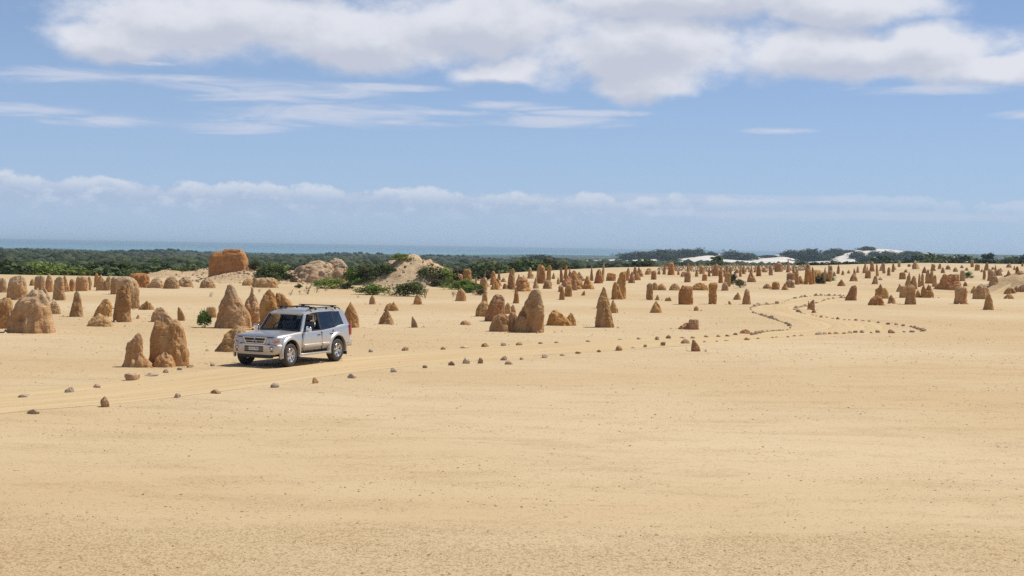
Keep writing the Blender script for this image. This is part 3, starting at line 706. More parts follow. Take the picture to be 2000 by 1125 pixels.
 ('small grey stub between mushroom figure and twin eared one', [S(6, 'dome', 884, 932, 568, 503)], ROCK_GREY, .8),
 ('long bright orange rock rising like a ramp to the right', [Z6((500, 1062, 1318), (470, 1085, 1318), (440, 1120, 1316), (425, 1135, 1312)), dict(p=Z6((478, 1120, 1318), (420, 1130, 1308), (385, 1145, 1302), (362, 1200, 1300)), back=.3),
    dict(p=Z6((385, 1135, 1190), (365, 1140, 1180), (355, 1150, 1170)), back=.3)], ROCK_RED, .6),
 ('round topped barrel of a pinnacle in the right sand', [S(6, 'column', 1252, 1369, 629, 469)], ROCK, .85),
 ('wide dome behind the flared stump', [S(6, 'dome', 1423, 1582, 583, 446)], ROCK, .75),
 ('flared stump standing before the wide dome', [Z6((682, 1514, 1609), (640, 1525, 1602), (600, 1534, 1596), (570, 1541, 1586), (545, 1546, 1578))], ROCK, .8),
 ('pale grey stub left of the wide dome', [S(6, 'peakl', 1398, 1475, 526, 464)], ROCK_GREY, .8),
 ('rounded boulder near the right picture edge', [S(6, 'dome', 1706, 1818, 544, 477)], ROCK, .8),
 ('lumpy ridge cut by the right picture edge', [S(6, 'dome', 1785, 1850, 524, 468), S(6, 'dome', 1830, 1930, 522, 450)], ROCK, .8),
 ('low triangular rock before the boulder at the right edge', [S(6, 'low', 1703, 1800, 581, 537)], ROCK, .8),
 ('dark leaning pinnacle behind the wide dome', [S(6, 'peakl', 1568, 1655, 450, 326)], ROCK_GREY, .8),
 ('post left of the dark leaning pinnacle', [S(6, 'column', 1545, 1592, 416, 308)], ROCK, .8),
 ('thin post with a dark gap beside it, left of the leaning pinnacle', [S(6, 'column', 1500, 1528, 404, 317)], ROCK, .8),
 ('cone beyond the dark leaning pinnacle', [S(6, 'cone', 1615, 1690, 369, 306)], ROCK, .8),
 ('dark double tower at the left of the right cluster', [S(6, 'peakr', 788, 850, 492, 335), S(6, 'finger', 838, 905, 490, 372)], ROCK_GREY, .8),
 ('thin bent finger in the right cluster', [S(6, 'finger', 928, 966, 462, 344)], ROCK, .8),
 ('second thinner finger left of the bent one', [S(6, 'finger', 904, 932, 472, 350)], ROCK, .8),
 ('tall pair of blades behind the twin eared pinnacle', [S(6, 'finger', 974, 1022, 440, 314), S(6, 'finger', 1010, 1058, 430, 318)], ROCK, .8),
 ('thick short blade right of the tall pair', [S(6, 'finger', 1040, 1084, 470, 362)], ROCK, .8),
 ('dark barrel right of the long orange ramp', [S(6, 'column', 1292, 1343, 418, 317)], ROCK_GREY, .85),
 ('small stub below the dark barrel', [S(6, 'dome', 1323, 1362, 466, 424)], ROCK, .85),
 ('square stump between green clump and far right pinnacles', [S(6, 'column', 424, 480, 393, 317)], ROCK, .85),
 ('broken antler like stump on the sand bank', [S(6, 'skirt', 484, 530, 446, 395), dict(p=S(6, 'finger', 500, 545, 420, 368), back=.2)], ROCK, .8),
 ('loose boulder right of the antler stump', [S(6, 'low', 543, 585, 409, 382)], ROCK, .8),
 ('dark blocky cluster left of the double tower', [S(6, 'block', 738, 800, 402, 338)], ROCK, .8),
 ('stub with a ledge at the far right', [S(6, 'peakl', 1722, 1762, 366, 318)], ROCK, .8),
 ('low dark boulder at the far right edge', [S(6, 'low', 1808, 1885, 358, 324)], ROCK_GREY, .8),
 # ---- boulders at the foot of the mounds
 ('low grey dome at the left foot of the sandy mound', [S(2, 'dome', 1145, 1280, 411, 330)], ROCK_GREY, .8),
 ('lumpy boulder with a pitted crown next to the low grey dome', [S(2, 'dome', 1268, 1392, 416, 318)], ROCK_GREY, .8),
 ('long grey boulder below the sandy mound slope', [S(2, 'low', 1360, 1502, 403, 326)], ROCK_GREY, .8),
 ('grey boulder with a pale cap on the sandy mound foot', [S(2, 'dome', 1550, 1672, 411, 334)], ROCK_GREY, .8),
 ('flat topped red hump behind the left row', [S(2, 'block', 992, 1158, 408, 298)], ROCK_RED, .7),
 ('small grey boulder left of the long flat slab', [S(3, 'dome', 482, 580, 392, 338)], ROCK_GREY, .8),
 ('long flat slab with a dark cleft below the mound', [S(3, 'block', 560, 765, 408, 336)], ROCK_GREY, .6),
]
for i, (lab, lobes, mat, dr) in enumerate(HERO):
    px_rock('rock_pinnacle', lab, lobes, 100 + i, mat, dr=dr)
# crest rocks of the mounds
px_rock('rock_outcrop', 'big square orange rock block crowning the left sandy mound', [dict(p=[(532, 405, 479), (515, 405, 478), (502, 407, 476), (497, 409, 474), (494, 412, 473), (493, 414, 472)], expo=7), dict(p=[(505, 430, 471), (490, 432, 469), (487.5, 436, 466)], back=.3, expo=6)], 11, ROCK_RED, group='rock outcrops on the mounds', dr=.7, rough=.55, cat='rock outcrop', sink=.5, dist=129.0)
px_rock('rock_outcrop', 'small red rock cap on the peak of the right sandy mound', [[(528, 764, 806), (515, 766, 802), (506, 770, 796), (500, 776, 790)]], 12, ROCK_RED, group='rock outcrops on the mounds', dr=.8, cat='rock outcrop', sink=.5, dist=128.5)
px_rock('rock_outcrop', 'brown rounded rock on the right shoulder of the middle mound', [[(535, 628, 680), (520, 632, 676), (511, 640, 668), (506, 648, 660)]], 13, CRAG, group='rock outcrops on the mounds', dr=.8, cat='rock outcrop', sink=.5)
px_rock('rock_outcrop', 'pale sloping crag forming the left half of the middle mound', [[(548, 555, 650), (536, 560, 650), (526, 574, 648), (518, 594, 645), (513, 618, 640)], dict(p=[(549, 590, 662), (540, 596, 660), (532, 605, 655), (527, 615, 645)], back=-.8), dict(p=[(545, 640, 690), (532, 645, 684), (524, 652, 676)], back=-.4)], 14, CRAG, group='rock outcrops on the mounds', rough=1.5, dr=.6, cat='rock outcrop', sink=.5)

ORD = ['first', 'second', 'third', 'fourth', 'fifth', 'sixth', 'seventh', 'eighth', 'ninth', 'tenth', 'eleventh', 'twelfth', 'thirteenth', 'fourteenth', 'fifteenth',
       'sixteenth', 'seventeenth', 'eighteenth', 'nineteenth', 'twentieth', 'twenty-first', 'twenty-second', 'twenty-third', 'twenty-fourth', 'twenty-fifth',
       'twenty-sixth', 'twenty-seventh', 'twenty-eighth', 'twenty-ninth', 'thirtieth', 'thirty-first', 'thirty-second', 'thirty-third', 'thirty-fourth', 'thirty-fifth', 'thirty-sixth',
       'thirty-seventh', 'thirty-eighth', 'thirty-ninth', 'fortieth', 'forty-first', 'forty-second', 'forty-third', 'forty-fourth', 'forty-fifth', 'forty-sixth', 'forty-seventh', 'forty-eighth']
# ---- the far crowd: smaller pinnacles that nothing tells apart, by where they stand
CROWD = [   # phrase, group, x range, base row range, count, widths, heights
 ('between green bushes and low wall', 'small pinnacles between bushes and wall', (885, 1010), (545, 561), 14, (8, 16), (14, 26)),
 ('in the crowded low wall at mid distance', 'lumps of the crowded low wall', (940, 1150), (559, 571), 17, (14, 28), (15, 27)),
 ('in the tall crowd behind the low wall', 'tall crowd behind the low wall', (1010, 1235), (543, 556), 23, (9, 18), (20, 33)),
 ('at the back of the far sandy clearing', 'pinnacles behind the far clearing', (1225, 1420), (533, 541), 16, (8, 14), (12, 22)),
 ('in the far crowd below the white dunes', 'far crowd below the white dunes', (1390, 1560), (531, 541), 16, (8, 15), (12, 22)),
 ('in the dense clump beyond the track bend', 'dense clump beyond the bend', (1545, 1625), (543, 557), 18, (10, 20), (18, 34)),
 ('in the row before the dark trees', 'row before the dark trees', (1620, 1745), (528, 541), 15, (8, 14), (12, 23)),
 ('on the pale sand at the upper right', 'far pinnacles at the upper right', (1745, 2010), (520, 534), 25, (8, 14), (7, 16)),
 ('at the back of the far left row', 'back of the far left row', (-20, 255), (558, 565), 13, (10, 18), (17, 25)),
]
def build_crowd():
    rnd = random.Random(5); kinds = ['cone', 'finger', 'column', 'dome', 'dome', 'peakl', 'peakr', 'cone', 'finger', 'column']
    protos = {}
    for lab, grp, (xa, xb), (ya, yb), n, (wa, wb), (ha, hb) in CROWD:
        put = []; made = []
        tries = 0
        while len(put) < n and tries < 4000:
            tries += 1
            x = rnd.uniform(xa, xb); y = rnd.uniform(ya, yb); w = wa * .75 + (wb * 1.25 - wa * .75) * rnd.random() ** 1.7; h = ha * .6 + (hb * 1.12 - ha * .6) * rnd.random() ** 1.2
            if any(abs(x - q[0]) < 0.62 * (w + q[2]) * (0.7 if abs(y - q[1]) > 3 else 1) for q in put): 
                if tries < 2500: continue
            h = max(h, 0.8 * w)
            put.append((x, y, w, h))
            b = G(x, y); s = b.y / F_PX
            k = rnd.choice(kinds); vi = rnd.randrange(3); key = (k, vi)
            if key not in protos:     # unit outline, 1 m wide and 1.7 m tall, shared between copies
                prof = [(-0.25, -.5, .5)] + [(f * 1.7, a, c) for f, a, c in SHAPES[k]]
                protos[key] = lump_mesh('rock_pinnacle', [dict(prof=prof, dr=.85, rings=16, segs=20)], 900 + len(protos) * 7, 1.5)
            o = add_obj('rock_pinnacle', protos[key], ROCK)
            o.material_slots[0].link = 'OBJECT'; o.material_slots[0].material = rnd.choice([ROCK, ROCK, ROCK_RED, ROCK_RED, ROCK_GREY])
            o.location = b + Vector((0, w * s * 0.4, 0)); o.scale = (w * s, w * s, h * s / 1.7)
            o.rotation_euler = (0, rnd.uniform(-.13, .13), rnd.uniform(0, 6.28))
            made.append((x, o, {'cone': 'pointed', 'finger': 'tapering', 'column': 'upright', 'dome': 'rounded', 'block': 'blocky', 'peakl': 'leaning', 'peakr': 'leaning', 'capped': 'round headed'}[k]))
        for i, (x, o, kd) in enumerate(sorted(made, key=lambda q: q[0])):
            tag(o, f'{kd} pinnacle, {ORD[i]} from the left {lab}', 'rock pinnacle', grp)
build_crowd()

# ------------------------------------------------------------------ stones that line the track
def stone_meshes(n=9):
    out = []
    for i in range(n):
        rnd = random.Random(70 + i)
        bm = bmesh.new(); bmesh.ops.create_icosphere(bm, subdivisions=2, radius=0.5)
        pl = [(Vector((rnd.uniform(-1, 1), rnd.uniform(-1, 1), rnd.uniform(-.3, 1))).normalized(), rnd.uniform(.22, .42)) for _ in range(7)]
        o = Vector((i * 7.3, i * 3.1, 0))
        for v in bm.verts:
            for nrm, d in pl:
                k = v.co.dot(nrm) - d
                if k > 0: v.co -= nrm * k * 0.9
            v.co += v.co.normalized() * mnoise.noise(v.co * 3 + o) * 0.08
            v.co.z += 0.28
        me = bpy.data.meshes.new('track_stone'); bm.to_mesh(me); bm.free(); out.append(me)
    return out
STONES = stone_meshes()
TONES = {'b': (STONE_BROWN, 'brown'), 'g': (STONE_GREY, 'grey'), 'w': (STONE_PALE, 'whitish')}
# x, base y, width, height, tone (photograph pixels)
NEAR_EDGE = [(63, 809, 23, 11, 'g'), (203, 795, 21, 19, 'b'), (345, 777, 13, 8, 'w'), (420, 769, 21, 9, 'b'), (535, 757, 18, 8, 'w'), (616, 749, 13, 11, 'b'), (687, 739, 18, 11, 'w'),
    (769, 727, 13, 8, 'w'), (829, 719, 10, 7, 'b'), (882, 714, 13, 10, 'b'), (911, 710, 17, 14, 'w'), (938, 710, 11, 10, 'b'), (984, 704, 13, 8, 'g'), (994, 712, 18, 7, 'b'),
    (1019, 703, 9, 6, 'w'), (1063, 699, 14, 8, 'w'), (1098, 695, 10, 5, 'g'), (1130, 691, 12, 5, 'b'), (1170, 688, 8, 6, 'g'), (1208, 685, 14, 9, 'b'), (1236, 681, 9, 4, 'g'),
    (1261, 679, 8, 7, 'g'), (1296, 676, 12, 9, 'b'), (1338, 672, 18, 9, 'b'), (1377, 669, 8, 3, 'g'), (1401, 668, 7, 3, 'g'), (1420, 667, 11, 3, 'g'), (1459, 665, 13, 7, 'b'),
    (1481, 663, 7, 4, 'g'), (1510, 661, 7, 3, 'b'), (1517, 660, 6, 3, 'b'), (1540, 660, 6, 4, 'g'), (1552, 657, 6, 3, 'g'), (1566, 657, 9, 4, 'g')]
FAR_EDGE = [(47, 779, 27, 9, 'w'), (133, 767, 17, 10, 'w'), (187, 758, 17, 9, 'b'), (256, 744, 32, 17, 'b'), (294, 735, 25, 7, 'w'), (323, 728, 12, 8, 'g'), (351, 723, 13, 6, 'w'), (369, 718, 12, 5, 'b'),
    (415, 715, 11, 6, 'g'), (724, 688, 10, 6, 'w'), (790, 685, 15, 7, 'b'), (865, 683, 10, 7, 'b'), (906, 680, 18, 4, 'w'), (948, 678, 15, 7, 'b'), (983, 676, 12, 7, 'g'), (1014, 675, 14, 6, 'b'),
    (1056, 672, 9, 4, 'g'), (1088, 671, 10, 4, 'b'), (1148, 669, 10, 5, 'g'), (1211, 665, 9, 4, 'w'), (1248, 664, 8, 5, 'w'), (1284, 664, 9, 6, 'b'), (1306, 662, 10, 7, 'b'), (1333, 661, 11, 3, 'b'),
    (1354, 661, 9, 4, 'b'), (1380, 659, 9, 4, 'b'), (1404, 658, 9, 4, 'b'), (1421, 657, 10, 4, 'b'), (1437, 655, 9, 6, 'g')]
LOWER_LINE = [(1600, 654, 14, 6, 'g'), (1611, 653, 9, 4, 'g'), (1622, 653, 9, 4, 'b'), (1634, 653, 11, 5, 'b'), (1649, 653, 8, 4, 'b'), (1661, 652, 10, 6, 'g'), (1672, 651, 10, 6, 'b'),
    (1684, 651, 9, 6, 'g'), (1702, 651, 6, 3, 'g'), (1716, 650, 11, 5, 'g'), (1743, 651, 14, 7, 'b'), (1767, 649, 7, 3, 'w'), (1783, 649, 11, 5, 'g')]
UPPER_LINE = [(1587, 617, 6, 3, 'g'), (1594, 619, 5, 3, 'b'), (1605, 621, 8, 5, 'b'), (1615, 621, 6, 3, 'b'), (1627, 623, 6, 3, 'g'), (1637, 624, 7, 6, 'b'), (1650, 625, 4, 3, 'b'), (1659, 626, 6, 3, 'b'),
    (1672, 627, 8, 5, 'b'), (1686, 628, 8, 3, 'g'), (1698, 629, 6, 4, 'g'), (1716, 631, 7, 5, 'w'), (1735, 634, 8, 5, 'b'), (1752, 635, 9, 5, 'g'), (1765, 637, 8, 5, 'b')]
def put_stone(x, y, w, h, tone, rnd, label, group):
    b = G(x, y); s = b.y / F_PX
    o = add_obj('track_stone', rnd.choice(STONES), None)
    me = o.data
    if not me.materials: me.materials.append(None)
    o.material_slots[0].link = 'OBJECT'; o.material_slots[0].material = TONES[tone][0]
    o.location = b + Vector((0, w * s * 0.35, -0.12 * h * s)); o.scale = (w * s * 1.12, w * s * rnd.uniform(.7, 1.0), h * s * 1.65)
    o.rotation_euler = (rnd.uniform(-.12, .12), rnd.uniform(-.12, .12), rnd.choice([0, math.pi]) + rnd.uniform(-.5, .5))
    tag(o, label, 'stone', group)
def build_stones():
    rnd = random.Random(3)
    for lst, where, grp in ((NEAR_EDGE, 'along the near edge of the track', 'stones along the near edge of the track'), (FAR_EDGE, 'along the far edge of the track', 'stones along the far edge of the track'),
                            (LOWER_LINE, 'in the lower line right of the track bend', 'stones in the lower line of the wedge'), (UPPER_LINE, 'in the upper line right of the track bend', 'stones in the upper line of the wedge')):
        for i, (x, y, w, h, t) in enumerate(lst):
            sz = 'big ' if w > 20 else ('small ' if w < 9 else '')
            put_stone(x, y, w, h, t, rnd, f'{sz}{TONES[t][1]} stone, {ORD[i]} from the left {where}', grp)
    def chain(pts, n, label, group):
        pts = [np.array(p, float) for p in pts]
        c = np.array(catmull(pts, 30)); L = np.concatenate([[0], np.cumsum(np.linalg.norm(np.diff(c, axis=0), axis=1))])
        for k in range(n):
            t = (k + rnd.uniform(.2, .8)) / n * L[-1]
            x = np.interp(t, L, c[:, 0]); y = np.interp(t, L, c[:, 1])
            big = rnd.random() ** 2; w = (3.6 + 7.5 * big) * (0.75 if y < 592 else 1); h = (2.2 + 4.4 * big) * (0.75 if y < 592 else 1)
            tn = rnd.choice('bgggw')
            put_stone(x, y + 1.5, w, h, tn, rnd, f'{TONES[tn][1]} stone, {ORD[k]} {label}', group)
    chain([(1468, 653), (1490, 649), (1510, 646), (1530, 645), (1541, 643)], 17, 'from the dark dome in the rim that runs right from it', 'rim stones between dome and corner')
    chain([(1543, 641), (1544, 637), (1540, 633), (1525, 627), (1508, 621), (1492, 616), (1476, 611), (1469, 609)], 24, 'from the near corner in the slanting rim of the bend', 'stones of the slanting rim')
    chain([(1468, 605), (1466, 601), (1470, 599), (1482, 596), (1500, 594), (1520, 592)], 16, 'in the rim round the left corner of the bend', 'stones round the left corner')
    chain([(1524, 592), (1540, 586), (1555, 581), (1580, 578), (1605, 576), (1650, 577)], 24, 'from the left in the far rim beyond the bend', 'stones of the far rim')
    chain([(1553, 606), (1554, 602), (1562, 600), (1576, 597)], 12, 'from its lower end round the inner bend corner', 'stones of the inner corner')
    chain([(1593, 592), (1606, 588), (1615, 584), (1640, 581), (1652, 581)], 13, 'from the jagged stump in the inner far rim', 'stones of the inner far rim')
    chain([(1558, 607), (1564, 611), (1575, 613)], 6, 'from the left in the short row below the inner corner', 'stones below the inner corner')
    chain([(1775, 636), (1785, 639), (1796, 643), (1806, 645), (1797, 647)], 11, 'from the upper line at the right tip of the wedge', 'stones at the wedge tip')
build_stones()

# ------------------------------------------------------------------ plants
def leaf_material(name, c1, c2, var=0.5):
    m, g, b = new_mat(name)
    oi = g.new('ShaderNodeObjectInfo'); geo = g.new('ShaderNodeNewGeometry')
    n = g.noise(geo.outputs['Position'], 1.1, 3)
    rp = geo.outputs['Random Per Island']
    col = g.mix(g.m('ADD', g.m('MULTIPLY', n, 0.6), g.m('MULTIPLY', rp, 0.4)), c1, c2)
    hs = g.new('ShaderNodeHueSaturation'); g.l.new(col, hs.inputs['Color'])
    g.l.new(g.m('MULTIPLY_ADD', oi.outputs['Random'], var, 1 - var / 2), hs.inputs['Value'])
    g.l.new(g.m('MULTIPLY_ADD', g.m('FRACT', g.m('MULTIPLY', oi.outputs['Random'], 5.7)), 0.05, 0.475), hs.inputs['Hue'])
    g.l.new(hs.outputs[0], b.inputs['Base Color'])
    b.inputs['Roughness'].default_value = 0.75; b.inputs['Specular IOR Level'].default_value = 0.2
    tr = g.new('ShaderNodeBsdfTranslucent'); g.l.new(hs.outputs[0], tr.inputs[0])
    mx = g.new('ShaderNodeMixShader'); mx.inputs[0].default_value = 0.25
    g.l.new(b.outputs[0], mx.inputs[1]); g.l.new(tr.outputs[0], mx.inputs[2]); g.l.new(mx.outputs[0], g.n['Material Output'].inputs[0])
    return m
LEAF = leaf_material('shrub_leaves', (0.058, 0.088, 0.028), (0.16, 0.19, 0.066), 0.9)
LEAF_BRIGHT = leaf_material('bright_leaves', (0.10, 0.165, 0.028), (0.25, 0.32, 0.07))
LEAF_DARK = leaf_material('dark_leaves', (0.026, 0.044, 0.018), (0.065, 0.085, 0.034))
LEAF_OLIVE = leaf_material('olive_leaves', (0.06, 0.075, 0.028), (0.14, 0.145, 0.06))
LEAF_DRY = leaf_material('dry_leaves', (0.17, 0.13, 0.06), (0.30, 0.24, 0.12))
TWIG = simple('twig_bark', (0.12, 0.085, 0.06), 0.9, var=0.3)

def leaf_cloud(seed, n, leaf, flat=0.75, lobes=9, spread=0.55, uneven=0.25, low=0.25):
    """foliage inside a unit dome (radius 0.5 in plan, height 1): lobes of small leaf faces"""
    r = np.random.default_rng(seed)
    cs = []
    for i in range(lobes):
        a = r.uniform(0, 2 * np.pi); q = np.sqrt(r.uniform(0, 1)) * 0.34
        h = r.uniform(low, 0.72) * (1 - 0.5 * (q / 0.34) ** 2)
        cs.append((q * np.cos(a), q * np.sin(a), h, r.uniform(0.15, 0.27) * (1 + uneven * r.uniform(-1, 1))))
    cs = np.array(cs)
    k = r.integers(0, lobes, n)
    d = r.normal(size=(n, 3)); d /= np.linalg.norm(d, axis=1)[:, None]
    rad = cs[k, 3] * r.uniform(0.45, 1.08, n)
    c = cs[k, :3] + d * rad[:, None] * np.array([1, 1, flat * 1.3])
    c[:, 2] = np.abs(c[:, 2] - 0.04) + 0.04
    # each leaf clump is one bent quad
    u = r.normal(size=(n, 3)) + d * 0.3; u /= np.linalg.norm(u, axis=1)[:, None]
    v = np.cross(u, d + 0.6 * r.normal(size=(n, 3))); v /= np.linalg.norm(v, axis=1)[:, None]
    s = leaf * r.uniform(0.6, 1.3, n)[:, None]
    V = np.stack([c - u * s, c - v * s * 0.55, c + u * s, c + v * s * 0.55], 1).reshape(-1, 3)
    return V, np.arange(4 * n).reshape(n, 4)
def stem_tubes(seed, n=7, h=0.6, r0=0.014):
    rnd = random.Random(seed); V, Fc = [], []
    def tube(p, q, ra, rb):
        ax = (q - p).normalized(); s = ax.orthogonal().normalized(); t = ax.cross(s); b0 = len(V)
        for c, r in ((p, ra), (q, rb)):
            for k in range(5): V.append(c + (s * math.cos(k * 1.2566) + t * math.sin(k * 1.2566)) * r)
        for k in range(5): Fc.append((b0 + k, b0 + (k + 1) % 5, b0 + 5 + (k + 1) % 5, b0 + 5 + k))
    for i in range(n):
        a = rnd.uniform(0, 6.28); p = Vector((rnd.uniform(-.04, .04), rnd.uniform(-.04, .04), -0.05))
        q = Vector((math.cos(a) * .18, math.sin(a) * .18, h * rnd.uniform(.4, .6)))
        tube(p, q, r0, r0 * .7)
        for j in range(3):
            e = q + Vector((math.cos(a + rnd.uniform(-1, 1)) * .2, math.sin(a + rnd.uniform(-1, 1)) * .2, h * rnd.uniform(.15, .5)))
            tube(q, e, r0 * .6, r0 * .25)
    return V, Fc
LEAFY = [mesh_np('foliage', *leaf_cloud(40 + i, 1500, 0.045, lobes=11), smooth=False) for i in range(4)]
LEAFY_MID = [mesh_np('shrub', *leaf_cloud(60 + i, 520, 0.075, lobes=8, uneven=.4), smooth=False) for i in range(6)]
THICKET = [mesh_np('shrub_thicket', *leaf_cloud(80 + i, 4200, 0.042, lobes=34, uneven=.5, low=0.06), smooth=False) for i in range(4)]
def _py(V, F, n):
    me = bpy.data.meshes.new(n); me.from_pydata([tuple(v) for v in V], [], F); me.update(); return me
STEMS = [_py(*stem_tubes(5 + i), 'stem') for i in range(3)]
for me in LEAFY + LEAFY_MID + THICKET: me.materials.append(None)

def set_mat(o, m):
    if not o.data.materials: o.data.materials.append(None)
    o.material_slots[0].link = 'OBJECT'; o.material_slots[0].material = m
def shrub_near(px, py, w, h, mat, label, seed, group='green bushes on the mounds', depth=0.9):
    b = G(px, py); s = b.y / F_PX
    e = bpy.data.objects.new('bush', None); COL.objects.link(e); e.location = b + Vector((0, w * s * .25, 0))
    e.empty_display_size = 0.2; e.scale = (w * s * 1.3, w * s * depth * 1.3, h * s * 1.2); e.rotation_euler = (0, 0, seed * 1.7 % 0.6)
    f = add_obj('foliage', LEAFY[seed % 4], None, e); set_mat(f, mat)
    t = add_obj('stem', STEMS[seed % 3], None, e); set_mat(t, TWIG)
    tag(e, label, 'bush', group)
def shrub_mid(loc, w, h, mat, label, group, rnd, name='shrub', lib=None, cat='shrub'):
    o = add_obj(name, rnd.choice(lib or LEAFY_MID), None); set_mat(o, mat)
    o.location = loc - Vector((0, 0, 0.05 * h)); o.scale = (w, w, h); o.rotation_euler = (0, 0, rnd.uniform(0, 6.28))
    tag(o, label, cat, group)

NEAR_BUSHES = [
 (397, 640, 30, 40, LEAF_BRIGHT, 'small upright green bush beside the beaked pinnacle'),
 (528, 545, 52, 32, LEAF, 'rounded green bush on the right slope of the left mound'),
 (497, 527, 22, 20, LEAF_OLIVE, 'dark brownish bush right of the square rock block'),
 (545, 541, 24, 20, LEAF_BRIGHT, 'yellow green bush at the right of the left mound'),
 (690, 553, 46, 34, LEAF_BRIGHT, 'bright green bush at the left of the central thicket'),
 (650, 564, 52, 22, LEAF_BRIGHT, 'low bright green bush in front of the middle mound'),
 (712, 545, 50, 30, LEAF, 'green bush in the middle of the central thicket'),
 (742, 538, 40, 26, LEAF, 'green bush right in the central thicket, near the peaked mound'),
 (675, 545, 40, 26, LEAF_OLIVE, 'olive bush at the back of the central thicket'),
 (783, 508, 34, 14, LEAF_BRIGHT, 'tuft of green bush on top of the peaked mound'),
 (725, 576, 58, 22, LEAF_BRIGHT, 'spreading low bush on sand at the foot of the peaked mound'),
 (790, 579, 64, 30, LEAF, 'dense dark green bush right of the spreading low one'),
 (815, 574, 30, 28, LEAF_OLIVE, 'greyish twiggy bush behind the dense dark green one'),
 (842, 545, 50, 28, LEAF, 'green bush behind the right slope of the peaked mound'),
 (868, 552, 40, 30, LEAF_BRIGHT, 'light green bush right of the peaked mound'),
 (900, 566, 52, 22, LEAF_BRIGHT, 'low bright green bush before the small far pinnacles'),
 (928, 571, 38, 22, LEAF_BRIGHT, 'bright green bush at the left end of the low rock wall'),
 (886, 549, 22, 26, LEAF_DARK, 'upright dark bush among the small far pinnacles'),
 (942, 548, 40, 18, LEAF_DARK, 'wide dark bush under a grey rock before the far scrub'),
 (1432, 556, 18, 24, LEAF_OLIVE, 'dark bush at the foot of the shrub grown column'),
 (1447, 562, 20, 20, LEAF_DRY, 'thin open bush right of the shrub grown column'),
 (1615, 549, 26, 20, LEAF_BRIGHT, 'bright green bush right of the dense pinnacle clump'),
 (1600, 554, 40, 16, LEAF_OLIVE, 'olive bush at the foot of the dense pinnacle clump'),
 (1889, 544, 24, 14, LEAF_BRIGHT, 'yellow green bush beside the dark barrel pinnacle'),
 (562, 546, 26, 14, LEAF_OLIVE, 'low olive bush in the gap between left and middle mound'),
 (575, 551, 16, 10, LEAF_DRY, 'yellowish dry bush at the left foot of the middle mound'),
 (632, 557, 34, 13, LEAF_BRIGHT, 'long low green bush along the foot of the middle mound'),
 (662, 555, 34, 20, LEAF, 'green bush between middle mound and central thicket'),
 (700, 556, 34, 18, LEAF_BRIGHT, 'fresh green bush at the front of the central thicket'),
 (728, 548, 34, 20, LEAF_OLIVE, 'grey green bush leaning on the peaked mound'),
 (758, 536, 30, 20, LEAF, 'green bush touching the red rock cap of the peaked mound'),
 (676, 565, 26, 14, LEAF_OLIVE, 'greyish low bush below the central thicket'),
 (853, 560, 26, 16, LEAF_OLIVE, 'olive bush on the right skirt of the peaked mound'),
 (878, 562, 34, 18, LEAF, 'green bush beside the dark upright one'),
 (914, 572, 34, 16, LEAF_BRIGHT, 'fresh green bush below the small far pinnacles'),
 (938, 577, 22, 14, LEAF_DRY, 'yellow dry bush above the thin spire'),
 (512, 538, 26, 16, LEAF_OLIVE, 'olive bush behind the rounded one on the left mound'),
 (540, 550, 20, 12, LEAF_BRIGHT, 'small fresh bush at the foot of the left mound'),
 (583, 563, 14, 9, LEAF_OLIVE, 'small olive tuft below the middle mound'),
 (618, 560, 16, 10, LEAF_BRIGHT, 'small green tuft under the middle mound'),
]
for i, (x, y, w, h, mt, lab) in enumerate(NEAR_BUSHES): shrub_near(x, y, w, h, mt, lab, i)

def dry_plant(px, py, h, seed, label):
    b = G(px, py); s = b.y / F_PX
    V, Fc = stem_tubes(seed, 4, 1.0, 0.02)
    o = add_obj('dry_plant', _py(V, Fc, 'dry_plant'), simple('dead_twigs', (0.20, 0.155, 0.11), 0.9) if 'dead_twigs' not in MATS else MATS['dead_twigs'])
    o.location = b; o.scale = (h * s * .9, h * s * .9, h * s * .9)
    lv, lf = leaf_cloud(seed + 300, 60, 0.06, lobes=5)
    k = add_obj('leaves', mesh_np('leaves', lv, lf, False), LEAF_DRY, o)
    tag(o, label, 'dry plant', 'dry twiggy plants on the sand')
for i, (x, y, h, lab) in enumerate([(600, 575, 24, 'tall dry twiggy plant on sand above the car roof'), (618, 572, 18, 'dry twigs right of the tall twiggy plant'), (568, 577, 14, 'dry sprig left of the tall twiggy plant'),
        (585, 575, 12, 'short dry sprig beside the tall twiggy plant'), (830, 582, 26, 'open dry bush beside the little rounded pinnacle'), (636, 569, 14, 'dry twigs at the foot of the low green bush'),
        (412, 580, 12, 'sprig standing on the sand left of the beaked pinnacle'), (885, 580, 16, 'pale dry tuft beside the dark orange thumb'), (506, 572, 10, 'tiny dry stem behind the bottle necked pinnacle'),
        (548, 578, 9, 'tiny dry stem left of the sprigs'), (699, 582, 8, 'little dry tussock below the spreading bush')]):
    dry_plant(x, y, h, 20 + i, lab)

